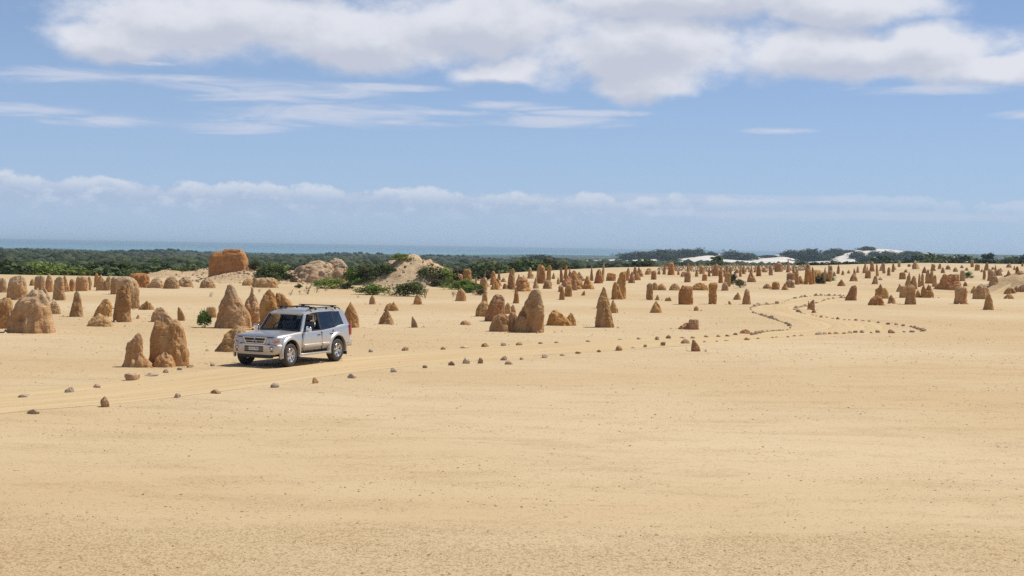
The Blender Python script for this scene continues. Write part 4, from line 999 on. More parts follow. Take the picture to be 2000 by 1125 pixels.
def build_bands():
    rnd = random.Random(9)
    def band(n, xa, xb, da, db, w, h, mats, label, group, name='shrub', cat='shrub', lib=None):
        for i in range(n):
            x = xa + (xb - xa) * (i + rnd.uniform(0, 1)) / n; d = rnd.uniform(da, db)
            p = PD(x, d); ww = rnd.uniform(*w); mt = rnd.choice(mats)
            tone = {LEAF: 'green', LEAF_BRIGHT: 'bright green', LEAF_DARK: 'dark green', LEAF_OLIVE: 'olive'}[mt]
            shrub_mid(p, ww, rnd.uniform(*h), mt, f'{tone} shrub, {ORD[i]} from the left {label}', group, rnd, name, lib, cat)
    band(46, -40, 410, 158, 185, (4.0, 6.5), (1.9, 3.2), [LEAF, LEAF, LEAF_BRIGHT, LEAF_OLIVE], 'in the front belt behind the left pinnacles', 'front belt of scrub, left')
    band(34, -40, 420, 195, 240, (5, 8), (2.4, 3.8), [LEAF, LEAF_DARK, LEAF_OLIVE, LEAF], 'in the second belt behind the left pinnacles', 'second belt of scrub, left')
    band(24, 500, 860, 160, 200, (4.5, 6.5), (2.6, 4.0), [LEAF, LEAF, LEAF_OLIVE, LEAF_BRIGHT], 'in the belt behind the three mounds', 'scrub behind the mounds')
    band(26, 840, 1090, 195, 260, (4.5, 7), (2.4, 3.8), [LEAF, LEAF_OLIVE, LEAF, LEAF_DARK], 'in the belt right of the peaked mound', 'scrub right of the peaked mound')
    band(34, 1040, 1420, 275, 380, (5, 8.5), (2.3, 4.0), [LEAF, LEAF, LEAF_DARK, LEAF_OLIVE], 'in the belt behind the tall pinnacle crowd', 'scrub behind the reddish crowd')
    band(38, 1230, 1700, 520, 620, (8, 14), (1.8, 3.3), [LEAF, LEAF_DARK, LEAF_OLIVE, LEAF_OLIVE], 'in the long belt below the white dunes', 'belt below the white dunes')
    band(22, 1500, 1720, 330, 400, (5, 8), (2.0, 3.2), [LEAF_DARK, LEAF, LEAF_DARK], 'in the belt behind the dense pinnacle clump', 'scrub behind the dense clump')
    band(36, 1700, 2050, 430, 500, (8, 13), (4.6, 7.2), [LEAF_DARK, LEAF_DARK, LEAF_DARK, LEAF], 'in the dark belt at the upper right', 'dark belt at the upper right')
    # thickets on the white dunes, one object each
    # column, foot row, top row, width (photograph pixels): the foot gives the distance
    TH = [(1250, 506, 491, 62, 'first dark thicket on the white dunes, farthest left'), (1300, 505, 487, 60, 'dark thicket left of centre on the first dune'), (1338, 503, 486, 46, 'dark thicket with rounded tops on the first dune'),
          (1362, 500, 485, 34, 'dark thicket at the right end of the first dune'), (1304, 513, 496, 40, 'thicket creeping down the front of the first dune'), (1391, 499, 491, 18, 'small lone thicket on the dune crest after the first dune'),
          (1438, 507, 490, 56, 'long dark thicket between the first and second dune'), (1462, 506, 494, 30, 'low right end of the long dark thicket'), (1548, 504, 488, 44, 'dark thicket at the left of the big dune group'),
          (1588, 510, 486, 58, 'largest dark thicket left of the big white dune'), (1616, 506, 489, 26, 'steep dark thicket beside the largest one'), (1634, 501, 485, 34, 'thicket on the ridge left of the big white dune'),
          (1655, 519, 488, 48, 'dark thicket in front of the big white dune'), (1692, 515, 498, 34, 'rounded dark thicket at the foot of the big white dune'), (1694, 489, 481, 26, 'cap of bushes on top of the big white dune'),
          (1708, 501, 490, 24, 'thicket on the face of the big white dune'), (1752, 514, 494, 50, 'dark thicket right of the big white dune'), (1788, 508, 491, 44, 'thicket on the right shoulder of the dunes'), (1736, 503, 490, 34, 'thicket on the right face of the big white dune'), (1772, 500, 490, 24, 'small thicket on the crest right of the big dune'),
          (1676, 504, 491, 26, 'thicket on the left face of the big white dune'), (1832, 508, 497, 46, 'last low thicket at the right end of the dunes'),
          (1225, 507, 501, 30, 'low thicket at the left foot of the first dune'), (1503, 503, 498, 40, 'low dark thicket on pale sand between the dune groups'), (1056, 513, 497, 70, 'green wooded hillock left of the white sand'), (1086, 514, 503, 50, 'lower shoulder of the wooded hillock')]
    for x, yb, yt, w, lab in TH:
        p = G(x, yb)
        if p.y > 2300 or p.y < 900: p = PD(x, 1500.0)
        k = p.y / F_PX; q = Vector((p.x, p.y + w * k * .2, th(p.x, p.y + w * k * .2)))
        shrub_mid(q, w * k * 1.45, max(row_of(q) - yt, 4) * k * 1.28, LEAF_DARK, lab, 'dark thickets on the dunes', rnd, 'shrub_thicket', THICKET, 'thicket')
build_bands()

# ---- the scrub plain beyond, a mass nobody could count
def build_scrub():
    r = np.random.default_rng(4)
    def mass(n, da, db, sub, wr, hr, seed):
        bm = bmesh.new(); bmesh.ops.create_icosphere(bm, subdivisions=sub, radius=0.5)
        bv = np.array([v.co[:] for v in bm.verts]); bf = np.array([[v.index for v in f.verts] for f in bm.faces]); bm.free()
        d = da * (db / da) ** r.uniform(0, 1, n) ** 0.9; px = r.uniform(-250, 2250, n)
        x = (px - 1000) / F_PX * d
        lim = np.interp(px, [-600, 850, 960, 1200, 1500, 1800, 2600], [215, 215, 270, 390, 620, 520, 520])
        veg, wht, rub = zones(x, d)
        keep = (d > lim) & (wht < 0.3); x, d = x[keep], d[keep]; n = len(x)
        clump = fbm(x / 90, d / 120, 3, 19)
        w = r.uniform(*wr, n) * (1 + 1.3 * clump); h = w * r.uniform(*hr, n)
        z = terrain(x, d) + h * 0.1
        V = np.repeat(bv[None], n, 0) * (1 + 0.30 * (r.uniform(size=(n, len(bv), 1)) - 0.5) * 2)
        a = r.uniform(0, 6.28, n); ca, sa = np.cos(a)[:, None], np.sin(a)[:, None]
        X = (V[:, :, 0] * ca - V[:, :, 1] * sa) * w[:, None] + x[:, None]; Y = (V[:, :, 0] * sa + V[:, :, 1] * ca) * w[:, None] + d[:, None]
        Z = V[:, :, 2] * h[:, None] * 1.6 + z[:, None]
        return np.stack([X, Y, Z], 2).reshape(-1, 3), (bf[None] + (np.arange(n) * len(bv))[:, None, None]).reshape(-1, 3)
    V1, F1 = mass(4200, 215, 700, 2, (2.0, 5.0), (.4, .65), 1)
    V2, F2 = mass(9000, 600, 2600, 1, (4.0, 8.0), (.3, .5), 2)
    me = mesh_np('far_scrub', np.concatenate([V1, V2]), np.concatenate([F1, F2 + len(V1)]), False)
    m, g, b = new_mat('far_scrub_leaves')
    geo = g.new('ShaderNodeNewGeometry')
    nn = g.noise(g.scale(geo.outputs['Position'], (0.01, 0.006, 0.01)), 1.0, 4)
    f = g.m('ADD', g.m('MULTIPLY', geo.outputs['Random Per Island'], 0.5), g.m('MULTIPLY', nn, 0.5))
    c = g.mix(g.sstep(f, 0.25, 0.8), (0.026, 0.036, 0.018), (0.080, 0.095, 0.045))
    g.l.new(c, b.inputs['Base Color']); b.inputs['Roughness'].default_value = 0.9; b.inputs['Specular IOR Level'].default_value = 0.1
    nb = g.noise(geo.outputs['Position'], 1.2, 3)
    g.l.new(g.bump(nb, 1.0, 0.6), b.inputs['Normal'])
    add_obj('far_scrub', me, m, kind='stuff')
build_scrub()

# ---- dense speckle of tiny pinnacles far off, and grains and pebbles close by
def build_stuff():
    r = np.random.default_rng(8); rnd = random.Random(8)
    V, Fc = [], []
    def cone(p, w, h, k=6):
        b0 = len(V); a0 = rnd.uniform(0, 6)
        for i in range(k): V.append((p.x + w * .5 * math.cos(a0 + i * 6.2832 / k), p.y + w * .5 * math.sin(a0 + i * 6.2832 / k), p.z - .1))
        for i in range(k): V.append((p.x + w * .36 * math.cos(a0 + i * 6.2832 / k), p.y + w * .36 * math.sin(a0 + i * 6.2832 / k), p.z + h * .6))
        V.append((p.x + rnd.uniform(-.1, .1) * w, p.y, p.z + h))
        for i in range(k):
            j = (i + 1) % k
            Fc.append((b0 + i, b0 + j, b0 + k + j)); Fc.append((b0 + i, b0 + k + j, b0 + k + i)); Fc.append((b0 + k + i, b0 + k + j, b0 + 2 * k))
    for i in range(620):
        x = rnd.uniform(1285, 1575); y = rnd.uniform(519.5, 533 - 4 * abs(x - 1430) / 145)
        p = G(x, y)
        if p.y > 900: continue
        s = p.y / F_PX; cone(p, rnd.uniform(2, 4) * s, rnd.uniform(2.5, 6) * s)
    o = add_obj('far_pinnacles', _py(V, Fc, 'far_pinnacles'), ROCK_GREY, kind='stuff')
    # pebbles: small faceted chips scattered over the near sand
    n = 80000
    d = 14 + 66 * r.uniform(0, 1, n) ** 1.25; px = r.uniform(-500, 2500, n); x = (px - 1000) / F_PX * d
    clump = fbm(x / 4.0, d / 1.3, 4, 55); keep = clump + r.uniform(-.2, .2, n) > 0.05
    x, d = x[keep], d[keep]; n = len(x)
    s = (0.0045 + 0.013 * r.uniform(0, 1, n) ** 8) * (0.75 + d / 50)
    base = np.array([(1, 0, 0), (-.5, .8, 0), (-.6, -.7, 0), (0.05, 0.1, .8), (.2, -.9, .2)])
    bf = np.array([(0, 1, 3), (1, 2, 3), (2, 4, 3), (4, 0, 3)])
    P = np.repeat(base[None], n, 0) * (1 + 0.4 * r.uniform(-1, 1, (n, 5, 1)))
    a = r.uniform(0, 6.28, n); ca, sa = np.cos(a)[:, None], np.sin(a)[:, None]
    X = (P[:, :, 0] * ca - P[:, :, 1] * sa) * s[:, None] * 1.5 + x[:, None]; Y = (P[:, :, 0] * sa + P[:, :, 1] * ca) * s[:, None] * 1.5 + d[:, None]
    Z = P[:, :, 2] * s[:, None] + terrain(x, d)[:, None]
    me = mesh_np('pebbles', np.stack([X, Y, Z], 2).reshape(-1, 3), (bf[None] + (np.arange(n) * 5)[:, None, None]).reshape(-1, 3), False)
    m, g, b = new_mat('pebble')
    geo = g.new('ShaderNodeNewGeometry')
    c = g.mix(geo.outputs['Random Per Island'], (0.16, 0.10, 0.055), (0.46, 0.31, 0.17))
    g.l.new(c, b.inputs['Base Color']); b.inputs['Roughness'].default_value = 0.9
    add_obj('pebbles', me, m, kind='stuff')
build_stuff()
def build_rubble():
    r = np.random.default_rng(12)
    bm = bmesh.new(); bmesh.ops.create_icosphere(bm, subdivisions=1, radius=0.5)
    bv = np.array([v.co[:] for v in bm.verts]); bf = np.array([[v.index for v in f.verts] for f in bm.faces]); bm.free()
    X, Y, Sz = [], [], []
    for (mx, my, wx, wy, h, sh), n in zip(MOUNDS, (520, 420, 420, 620, 260, 60, 120, 120)):
        a = r.uniform(0, 6.28, n); q = np.sqrt(r.uniform(0.02, 1.1, n))
        X.append(mx + q * wx * np.cos(a)); Y.append(my + q * wy * np.sin(a)); Sz.append(0.05 + 0.22 * r.uniform(0, 1, n) ** 4)
    X, Y, Sz = map(np.concatenate, (X, Y, Sz)); n = len(X)
    V = np.repeat(bv[None], n, 0) * (1 + 0.7 * (r.uniform(size=(n, len(bv), 1)) - 0.5)) * Sz[:, None, None] * np.array([1.3, 1.2, .8])
    V = V + np.stack([X, Y, terrain(X, Y) + 0.1 * Sz], 1)[:, None, :]
    me = mesh_np('mound_rubble', V.reshape(-1, 3), (bf[None] + (np.arange(n) * len(bv))[:, None, None]).reshape(-1, 3), False)
    m, g, b = new_mat('rubble_rock'); geo = g.new('ShaderNodeNewGeometry')
    g.l.new(g.mix(geo.outputs['Random Per Island'], (0.30, 0.16, 0.08), (0.54, 0.40, 0.27)), b.inputs['Base Color']); b.inputs['Roughness'].default_value = .95
    add_obj('mound_rubble', me, m, kind='stuff')
build_rubble()
def build_crumbs():
    # broken bits round the feet of the pinnacles
    r = np.random.default_rng(31); C = []
    for b, w in FEET:
        for k in range(int(r.integers(3, 11))):
            a = r.uniform(-3.3, 0.2); q = w * r.uniform(.5, .85) + r.uniform(0, .35)
            C.append((b.x + q * math.cos(a), b.y + w * .35 + q * .8 * math.sin(a), 0.025 + 0.10 * r.uniform() ** 4))
    C = np.array(C); n = len(C)
    base = np.array([(1, 0, -.2), (-.3, .9, -.2), (-.8, -.3, -.2), (.3, -.9, -.2), (0.1, 0.05, .8), (-.4, .2, .6)])
    bf = np.array([(0, 1, 4), (1, 2, 5), (2, 3, 5), (3, 0, 4), (4, 1, 5), (3, 4, 5)])
    V = np.repeat(base[None], n, 0) * (1 + .35 * r.uniform(-1, 1, (n, 6, 1))) * C[:, 2][:, None, None]
    V = V + np.stack([C[:, 0], C[:, 1], terrain(C[:, 0], C[:, 1])], 1)[:, None, :]
    me = mesh_np('rock_crumbs', V.reshape(-1, 3), (bf[None] + (np.arange(n) * 6)[:, None, None]).reshape(-1, 3), False)
    add_obj('rock_crumbs', me, MATS['rubble_rock'], kind='stuff')
build_crumbs()
for i, (x, y, w, lab) in enumerate([(88, 779, 26, 'thin dead stick lying right of the leftmost far edge stone'), (628, 767, 12, 'short stick on sand below the near edge stones'), (32, 919, 14, 'thin stick on the bare sand at the left'),
        (180, 741, 11, 'tiny stick behind the far edge stones'), (312, 799, 10, 'little stick on sand below the near track edge'), (1660, 606, 12, 'thin stick on the sand right of the jagged stump')]):
    b = G(x, y); s = b.y / F_PX
    V, Fc = [], []
    for k in range(7):
        t = k / 6; c = Vector((-.5 + t, .06 * math.sin(t * 5 + i), 0.02 + .02 * math.sin(t * 9)))
        r_ = .022 * (1 - .5 * t)
        V += [c + Vector((0, r_ * math.cos(q), r_ * math.sin(q))) for q in (0, 1.57, 3.14, 4.71)]
        if k:
            for q in range(4): Fc.append(((k - 1) * 4 + q, (k - 1) * 4 + (q + 1) % 4, k * 4 + (q + 1) % 4, k * 4 + q))
    o = add_obj('stick', _py(V, Fc, 'stick'), TWIG); o.location = b; o.scale = (w * s,) * 3; o.rotation_euler = (0, 0, .2 * i - .4)
    tag(o, lab, 'stick', 'sticks on the sand')

# ------------------------------------------------------------------ the car (x forward, y to its left, z up, origin under the front axle)
def paint_mat():
    m, g, b = new_mat('silver_paint'); tc = g.new('ShaderNodeTexCoord'); x, y, z = g.sep(tc.outputs['Object'])
    n = g.noise(tc.outputs['Object'], 5.0, 5, 0.65)
    d = g.m('MULTIPLY', g.sstep(g.m('ADD', z, g.m('MULTIPLY', g.m('SUBTRACT', n, 0.5), 0.5)), 0.85, 0.40, 0.06, 0.65), 1.0)     # road dust on the sills
    g.l.new(g.mix(d, (0.68, 0.65, 0.605), (0.50, 0.39, 0.26)), b.inputs['Base Color'])
    g.l.new(g.m('MULTIPLY_ADD', d, -0.85, 0.85), b.inputs['Metallic']); g.l.new(g.m('MULTIPLY_ADD', d, 0.5, 0.33), b.inputs['Roughness'])
    b.inputs['Coat Weight'].default_value = 0.3; b.inputs['Coat Roughness'].default_value = 0.08
    return m
PAINT = paint_mat()
PAINT_LOW = simple('dusty_silver_trim', (0.52, 0.50, 0.47), 0.42, 0.55, var=0.06, scale=9)
REFL = simple('lamp_reflector', (0.52, 0.56, 0.66), 0.35, 0.6, var=0.3, scale=40)
EMBLEM = simple('emblem_metal', (0.40, 0.44, 0.56), 0.3, 0.5)
CHROME = simple('chrome', (0.86, 0.86, 0.87), 0.12, 1.0, var=0.02)
BLACK = simple('black_plastic', (0.018, 0.018, 0.019), 0.5, var=0.2)
DARKIN = simple('dark_interior', (0.03, 0.03, 0.033), 0.8, var=0.3)
SEAT = simple('grey_seat_cloth', (0.10, 0.10, 0.11), 0.9, var=0.2)
RUBBER = simple('dusty_tyre_rubber', (0.05, 0.043, 0.036), 0.85, var=0.4, scale=14)
ALLOY = simple('wheel_alloy', (0.60, 0.60, 0.61), 0.30, 0.9, var=0.05)
RED = simple('red_lens', (0.38, 0.012, 0.015), 0.15, coat=1.0)
AMBER = simple('amber_lens', (0.75, 0.16, 0.01), 0.15, coat=1.0)
WHITE = simple('plate_white', (0.72, 0.72, 0.72), 0.5)
INK = simple('plate_ink', (0.06, 0.05, 0.09), 0.5)
def glass_mat(name, tint, mixf, rough=0.02):
    m, g, b = new_mat(name); g.n.remove(b)
    tr = g.new('ShaderNodeBsdfTransparent'); tr.inputs[0].default_value = (*tint, 1)
    gl = g.new('ShaderNodeBsdfGlossy'); gl.inputs[0].default_value = (0.9, 0.9, 0.9, 1); gl.inputs[1].default_value = rough
    lw = g.new('ShaderNodeLayerWeight'); lw.inputs[0].default_value = 0.5      # reflects more at a glancing angle, the same from both sides
    fr = g.m('MULTIPLY_ADD', g.m('POWER', lw.outputs['Facing'], 4.0), 0.9, mixf)
    mx = g.new('ShaderNodeMixShader'); g.l.new(fr, mx.inputs[0]); g.l.new(tr.outputs[0], mx.inputs[1]); g.l.new(gl.outputs[0], mx.inputs[2])
    g.l.new(mx.outputs[0], g.n['Material Output'].inputs[0])
    return m
GLASS = glass_mat('windscreen_glass', (0.84, 0.88, 0.86), 0.05)
TINT = glass_mat('tinted_glass', (0.16, 0.18, 0.22), 0.10)
LENS = glass_mat('lamp_lens', (0.9, 0.92, 0.95), 0.05)

def mk(name, V, Fc, mat, parent, smooth=False, auto=None):
    me = bpy.data.meshes.new(name); me.from_pydata([tuple(v) for v in V], [], Fc); me.update()
    bm = bmesh.new(); bm.from_mesh(me); bmesh.ops.recalc_face_normals(bm, faces=bm.faces); bm.to_mesh(me); bm.free()
    if smooth:
        me.polygons.foreach_set('use_smooth', np.ones(len(me.polygons), bool))
        if auto: me.set_sharp_from_angle(angle=R(auto))
    return add_obj(name, me, mat, parent)
def bar(name, lo, hi, mat, parent, bev=0.012, seg=2):
    bm = bmesh.new(); bmesh.ops.create_cube(bm, size=1)
    for v in bm.verts: v.co = Vector([(lo[i] + hi[i]) / 2 + v.co[i] * (hi[i] - lo[i]) for i in range(3)])
    if bev: bmesh.ops.bevel(bm, geom=bm.edges[:], offset=bev, segments=seg, affect='EDGES', profile=.5)
    me = bpy.data.meshes.new(name); bm.to_mesh(me); bm.free()
    me.polygons.foreach_set('use_smooth', np.ones(len(me.polygons), bool)); me.set_sharp_from_angle(angle=R(50))
    return add_obj(name, me, mat, parent)
def loft(name, sections, mat, parent, auto=38, mirror=True, sub=0):
    """sections: list of (x, [(y, z)...]) half outlines from bottom centre over the side to the top centre"""
    V, Fc = [], []
    n = len(sections[0][1])
    for x, pts in sections:
        full = [(x, y, z) for y, z in pts] + [(x, -y, z) for y, z in pts[-2:0:-1]]
        V += full
    m = 2 * n - 2
    for i in range(len(sections) - 1):
        for k in range(m): Fc.append((i * m + k, i * m + (k + 1) % m, (i + 1) * m + (k + 1) % m, (i + 1) * m + k))
    Fc.append(tuple(range(m))); Fc.append(tuple(range((len(sections) - 1) * m, len(sections) * m)))
    return mk(name, V, Fc, mat, parent, True, auto)
def extrude_poly(name, poly, offs, mat, parent, bev=0.0):
    """poly: list of 3-d points, extruded along the vector offs"""
    V = [Vector(p) for p in poly] + [Vector(p) + Vector(offs) for p in poly]; n = len(poly)
    Fc = [tuple(range(n)), tuple(range(n, 2 * n))] + [(i, (i + 1) % n, n + (i + 1) % n, n + i) for i in range(n)]
    o = mk(name, V, Fc, mat, parent)
    if bev:
        bm = bmesh.new(); bm.from_mesh(o.data); bmesh.ops.bevel(bm, geom=bm.edges[:], offset=bev, segments=2, affect='EDGES'); bm.to_mesh(o.data); bm.free()
        o.data.polygons.foreach_set('use_smooth', np.ones(len(o.data.polygons), bool)); o.data.set_sharp_from_angle(angle=R(45))
    return o
def tube_path(name, pts, r, mat, parent, seg=8):
    V, Fc = [], []
    pts = [Vector(p) for p in pts]
    for i, p in enumerate(pts):
        t = (pts[min(i + 1, len(pts) - 1)] - pts[max(i - 1, 0)]).normalized(); s = t.orthogonal().normalized() if abs(t.z) > .9 else t.cross(Vector((0, 0, 1))).normalized(); u = t.cross(s)
        for k in range(seg): V.append(p + (s * math.cos(6.2832 * k / seg) + u * math.sin(6.2832 * k / seg)) * r)
    for i in range(len(pts) - 1):
        for k in range(seg): Fc.append((i * seg + k, i * seg + (k + 1) % seg, (i + 1) * seg + (k + 1) % seg, (i + 1) * seg + k))
    Fc.append(tuple(range(seg))); Fc.append(tuple(range((len(pts) - 1) * seg, len(pts) * seg)))
    return mk(name, V, Fc, mat, parent, True, 60)
def lathe_y(name, prof, mat, parent, seg=40, center=(0, 0, 0)):
    """prof: (radius, y) turned about the y axis"""
    V, Fc = [], []; n = len(prof)
    for k in range(seg):
        a = 6.28318 * k / seg
        for r, y in prof: V.append((center[0] + r * math.cos(a), center[1] + y, center[2] + r * math.sin(a)))
    for k in range(seg):
        for i in range(n - 1): Fc.append((k * n + i, ((k + 1) % seg) * n + i, ((k + 1) % seg) * n + i + 1, k * n + i + 1))
    return mk(name, V, Fc, mat, parent, True, 40)

def build_car():
    c0 = G(482.5, 717.0); c1 = G(562, 717.0); cr = G(657.5, 707.5)
    car = bpy.data.objects.new('four_wheel_drive_car', None); COL.objects.link(car)
    yaw = R(244.8)
    car.rotation_euler = (0, 0, yaw)
    # place the left front tyre on its spot: local (0, .86, 0)
    car.location = Vector((c1.x, c1.y, 0)) - Matrix.Rotation(yaw, 3, 'Z') @ Vector((0, .80, 0))
    car.location.z = th(car.location.x, car.location.y) + 0.01
    tag(car, 'silver four wheel drive wagon with black roof bars driving along the sandy track', 'car')
    WB, ZW, RT = -2.78, 0.385, 0.385
    # body shell ---------------------------------------------------------------------------------
    def sec(w, zb, zs, zt, ztc, bulge=0.0):
        return [(0, zb), (w - .12, zb), (w - .035, zb + .06), (w, .62), (w + .004, .80), (w - .012, zs - .16), (w - .035, zs - .055), (w - .085, zs - .005), (w - .20, zt - .004), (w - .42, zt + bulge), (0, ztc)]
    S_ = [(.715, sec(.70, .58, .955, .965, .975)), (.69, sec(.785, .54, .985, .995, 1.005)), (.60, sec(.85, .48, 1.015, 1.03, 1.045)), (.42, sec(.885, .46, 1.04, 1.055, 1.075, .008)),
          (.15, sec(.897, .45, 1.06, 1.075, 1.10, .012)), (-.15, sec(.90, .45, 1.08, 1.095, 1.12, .014)), (-.45, sec(.90, .45, 1.10, 1.11, 1.135, .012)), (-.66, sec(.90, .45, 1.115, 1.12, 1.14)),
          (-.80, sec(.90, .45, 1.125, 1.10, 1.09)), (-1.3, sec(.90, .45, 1.135, 1.10, 1.09)), (-1.85, sec(.90, .45, 1.15, 1.10, 1.09)), (-2.4, sec(.90, .45, 1.175, 1.11, 1.10)), (-2.8, sec(.90, .46, 1.215, 1.12, 1.11)),
          (-3.2, sec(.897, .50, 1.25, 1.14, 1.12)), (-3.5, sec(.885, .54, 1.255, 1.16, 1.14)), (-3.66, sec(.855, .56, 1.25, 1.17, 1.15)), (-3.74, sec(.78, .60, 1.23, 1.17, 1.16))]
    body = loft('body', S_, PAINT, car, 42)
    body.data.materials.append(BLACK)
    for x in (0, WB):
        for sgn in (1, -1):
            bm = bmesh.new(); bmesh.ops.create_cone(bm, cap_ends=True, segments=40, radius1=.475, radius2=.475, depth=.60)
            bmesh.ops.rotate(bm, verts=bm.verts, matrix=Matrix.Rotation(R(90), 3, 'X')); bmesh.ops.translate(bm, verts=bm.verts, vec=(x, sgn * .86, ZW + .045))
            me = bpy.data.meshes.new('cut'); bm.to_mesh(me); bm.free(); me.materials.append(BLACK)
            co = bpy.data.objects.new('cut', me); COL.objects.link(co); co.parent = car
            md = body.modifiers.new('arch', 'BOOLEAN'); md.operation = 'DIFFERENCE'; md.object = co; md.solver = 'EXACT'
            try: md.material_mode = 'TRANSFER'
            except Exception: pass
    dg = bpy.context.evaluated_depsgraph_get()
    me2 = bpy.data.meshes.new_from_object(body.evaluated_get(dg)); body.modifiers.clear(); body.data = me2; me2.name = 'body'
    for o in [o for o in COL.objects if o.name.startswith('cut')]: bpy.data.objects.remove(o)
    me2.set_sharp_from_angle(angle=R(38))
    # wheel arch flares ---------------------------------------------------------------------------
    for x in (0, WB):
        for sgn in (1, -1):
            V, Fc = [], []; n = 28
            for k in range(n + 1):
                a = R(-14) + (math.pi + R(28)) * k / n
                for r, y in ((.468, .86), (.466, .945), (.482, .957), (.512, .956), (.545, .938), (.585, .902), (.59, .86)):
                    V.append((x + r * math.cos(a), sgn * y, ZW + .045 + r * math.sin(a) * (1.0 if math.sin(a) > 0 else 1.0)))
            for k in range(n):
                for i in range(6): Fc.append((k * 7 + i, k * 7 + i + 1, (k + 1) * 7 + i + 1, (k + 1) * 7 + i))
            Fc.append(tuple(range(7))); Fc.append(tuple(n * 7 + i for i in range(7)))
            mk('wheel_arch', V, Fc, PAINT, car, True, 50)
    # wheels ----------------------------------------------------------------------------------------
    for x, steer in ((0, R(3)), (WB, 0)):
        for sgn in (1, -1):
            w = bpy.data.objects.new('wheel', None); COL.objects.link(w); w.parent = car; w.location = (x, sgn * .80, ZW)
            w.rotation_euler = (0, 0, steer if sgn > 0 else steer + math.pi); w.empty_display_size = .1
            lathe_y('tyre', [(.225, -.12), (.30, -.135), (.352, -.128), (.378, -.10), (.385, -.05), (.385, .05), (.378, .10), (.352, .128), (.30, .135), (.235, .122), (.225, .10)], RUBBER, w)
            rim = lathe_y('rim', [(.228, .105), (.240, .122), (.236, .126), (.222, .118), (.215, .06), (.20, .03), (.19, -.06), (.0, -.06)], ALLOY, w)
            for k in range(6):
                a = 6.28318 * k / 6 + .26; ca, sa = math.cos(a), math.sin(a)
                def pt(r, t, y): return (r * ca - t * sa, y, r * sa + t * ca)
                V = [pt(.03, -.034, .085), pt(.03, .034, .085), pt(.222, .040, .100), pt(.222, -.040, .100), pt(.03, -.040, .04), pt(.03, .040, .04), pt(.222, .048, .055), pt(.222, -.048, .055)]
                mk('spoke', V, [(0, 1, 2, 3), (4, 5, 6, 7), (0, 1, 5, 4), (1, 2, 6, 5), (2, 3, 7, 6), (3, 0, 4, 7)], ALLOY, rim)
            lathe_y('hub_cap', [(.0, .108), (.03, .106), (.046, .096), (.052, .07), (.052, .03)], ALLOY, rim, 20)
            lathe_y('brake_disc', [(.0, .0), (.16, .0), (.16, -.03), (.0, -.03)], BLACK, w, 24)
    # greenhouse ------------------------------------------------------------------------------------
    def sp(x, z, sgn, inn=0.0):
        t = (z - 1.13) / (1.74 - 1.13); y = .862 + (.665 - .862) * t
        y -= max(0, (-3.1 - x)) * .13 + max(0, x + 1.0) * .12
        return (x, sgn * (y - inn), z)
    roofz = lambda x: np.interp(x, [-3.55, -3.3, -2.6, -1.9, -1.4, -1.08], [1.735, 1.765, 1.785, 1.785, 1.76, 1.70])
    V, Fc = [], []; xs = np.linspace(-1.06, -3.52, 16); ys = np.linspace(-1, 1, 15)
    for x in xs:
        e = sp(x, roofz(x) - .05, 1)[1]
        for y in ys: V.append((x, y * (e + .012), roofz(x) + .035 * (1 - abs(y) ** 2.5) - .05 * max(0, abs(y) - .86) / .14))
    nv = len(V)
    for x in xs:
        e = sp(x, roofz(x) - .05, 1)[1]
        for y in ys: V.append((x, y * (e - .005), roofz(x) - .075 + .02 * (1 - y * y)))
    for b0 in (0, nv):
        for i in range(15):
            for k in range(14): Fc.append((b0 + i * 15 + k, b0 + i * 15 + k + 1, b0 + (i + 1) * 15 + k + 1, b0 + (i + 1) * 15 + k))
    ring = [i for i in range(15)] + [i * 15 + 14 for i in range(1, 16)] + [15 * 15 + k for k in range(13, -1, -1)] + [i * 15 for i in range(14, 0, -1)]
    for i in range(len(ring)): a, b = ring[i], ring[(i + 1) % len(ring)]; Fc.append((a, b, nv + b, nv + a))
    mk('roof', V, Fc, PAINT, car, True, 50)
    for sgn in (1, -1):
        def panel(name, pts, mat, thick=.05, parent=car, out=0.0):
            P = [sp(x, z, sgn, -out) for x, z in pts]
            return extrude_poly(name, P, (0, -sgn * thick, 0), mat, parent)
        panel('windscreen_pillar', [(-.68, 1.11), (-.80, 1.11), (-1.19, 1.665), (-1.30, 1.725), (-1.06, 1.69)], PAINT)
        panel('roof_rail_panel', [(-1.19, 1.668), (-1.9, 1.715), (-2.6, 1.715), (-3.3, 1.69), (-3.30, 1.75), (-2.6, 1.762), (-1.9, 1.762), (-1.28, 1.722)], PAINT)
        panel('door_pillar', [(-1.78, 1.12), (-1.88, 1.13), (-1.90, 1.72), (-1.80, 1.715)], BLACK, out=-.004)
        panel('door_pillar', [(-2.66, 1.16), (-2.73, 1.16), (-2.76, 1.72), (-2.69, 1.72)], BLACK, out=-.004)
        panel('rear_pillar', [(-3.34, 1.20), (-3.74, 1.21), (-3.52, 1.735), (-3.26, 1.75), (-3.20, 1.70)], PAINT, .07)
        panel('window_sill_strip', [(-.80, 1.105), (-1.9, 1.125), (-2.75, 1.175), (-3.36, 1.225), (-3.36, 1.245), (-2.75, 1.195), (-1.9, 1.15), (-.83, 1.135)], BLACK, .04, out=-.006)
        if sgn < 0: panel('front_side_window', [(-.86, 1.13), (-1.78, 1.15), (-1.80, 1.70), (-1.22, 1.67)], GLASS, .005, out=-.02)
        panel('rear_side_window', [(-1.88, 1.15), (-2.66, 1.18), (-2.69, 1.715), (-1.90, 1.71)], TINT, .005, out=-.006)
        panel('quarter_window', [(-2.73, 1.19), (-3.34, 1.235), (-3.21, 1.695), (-2.76, 1.715)], TINT, .005, out=-.006)
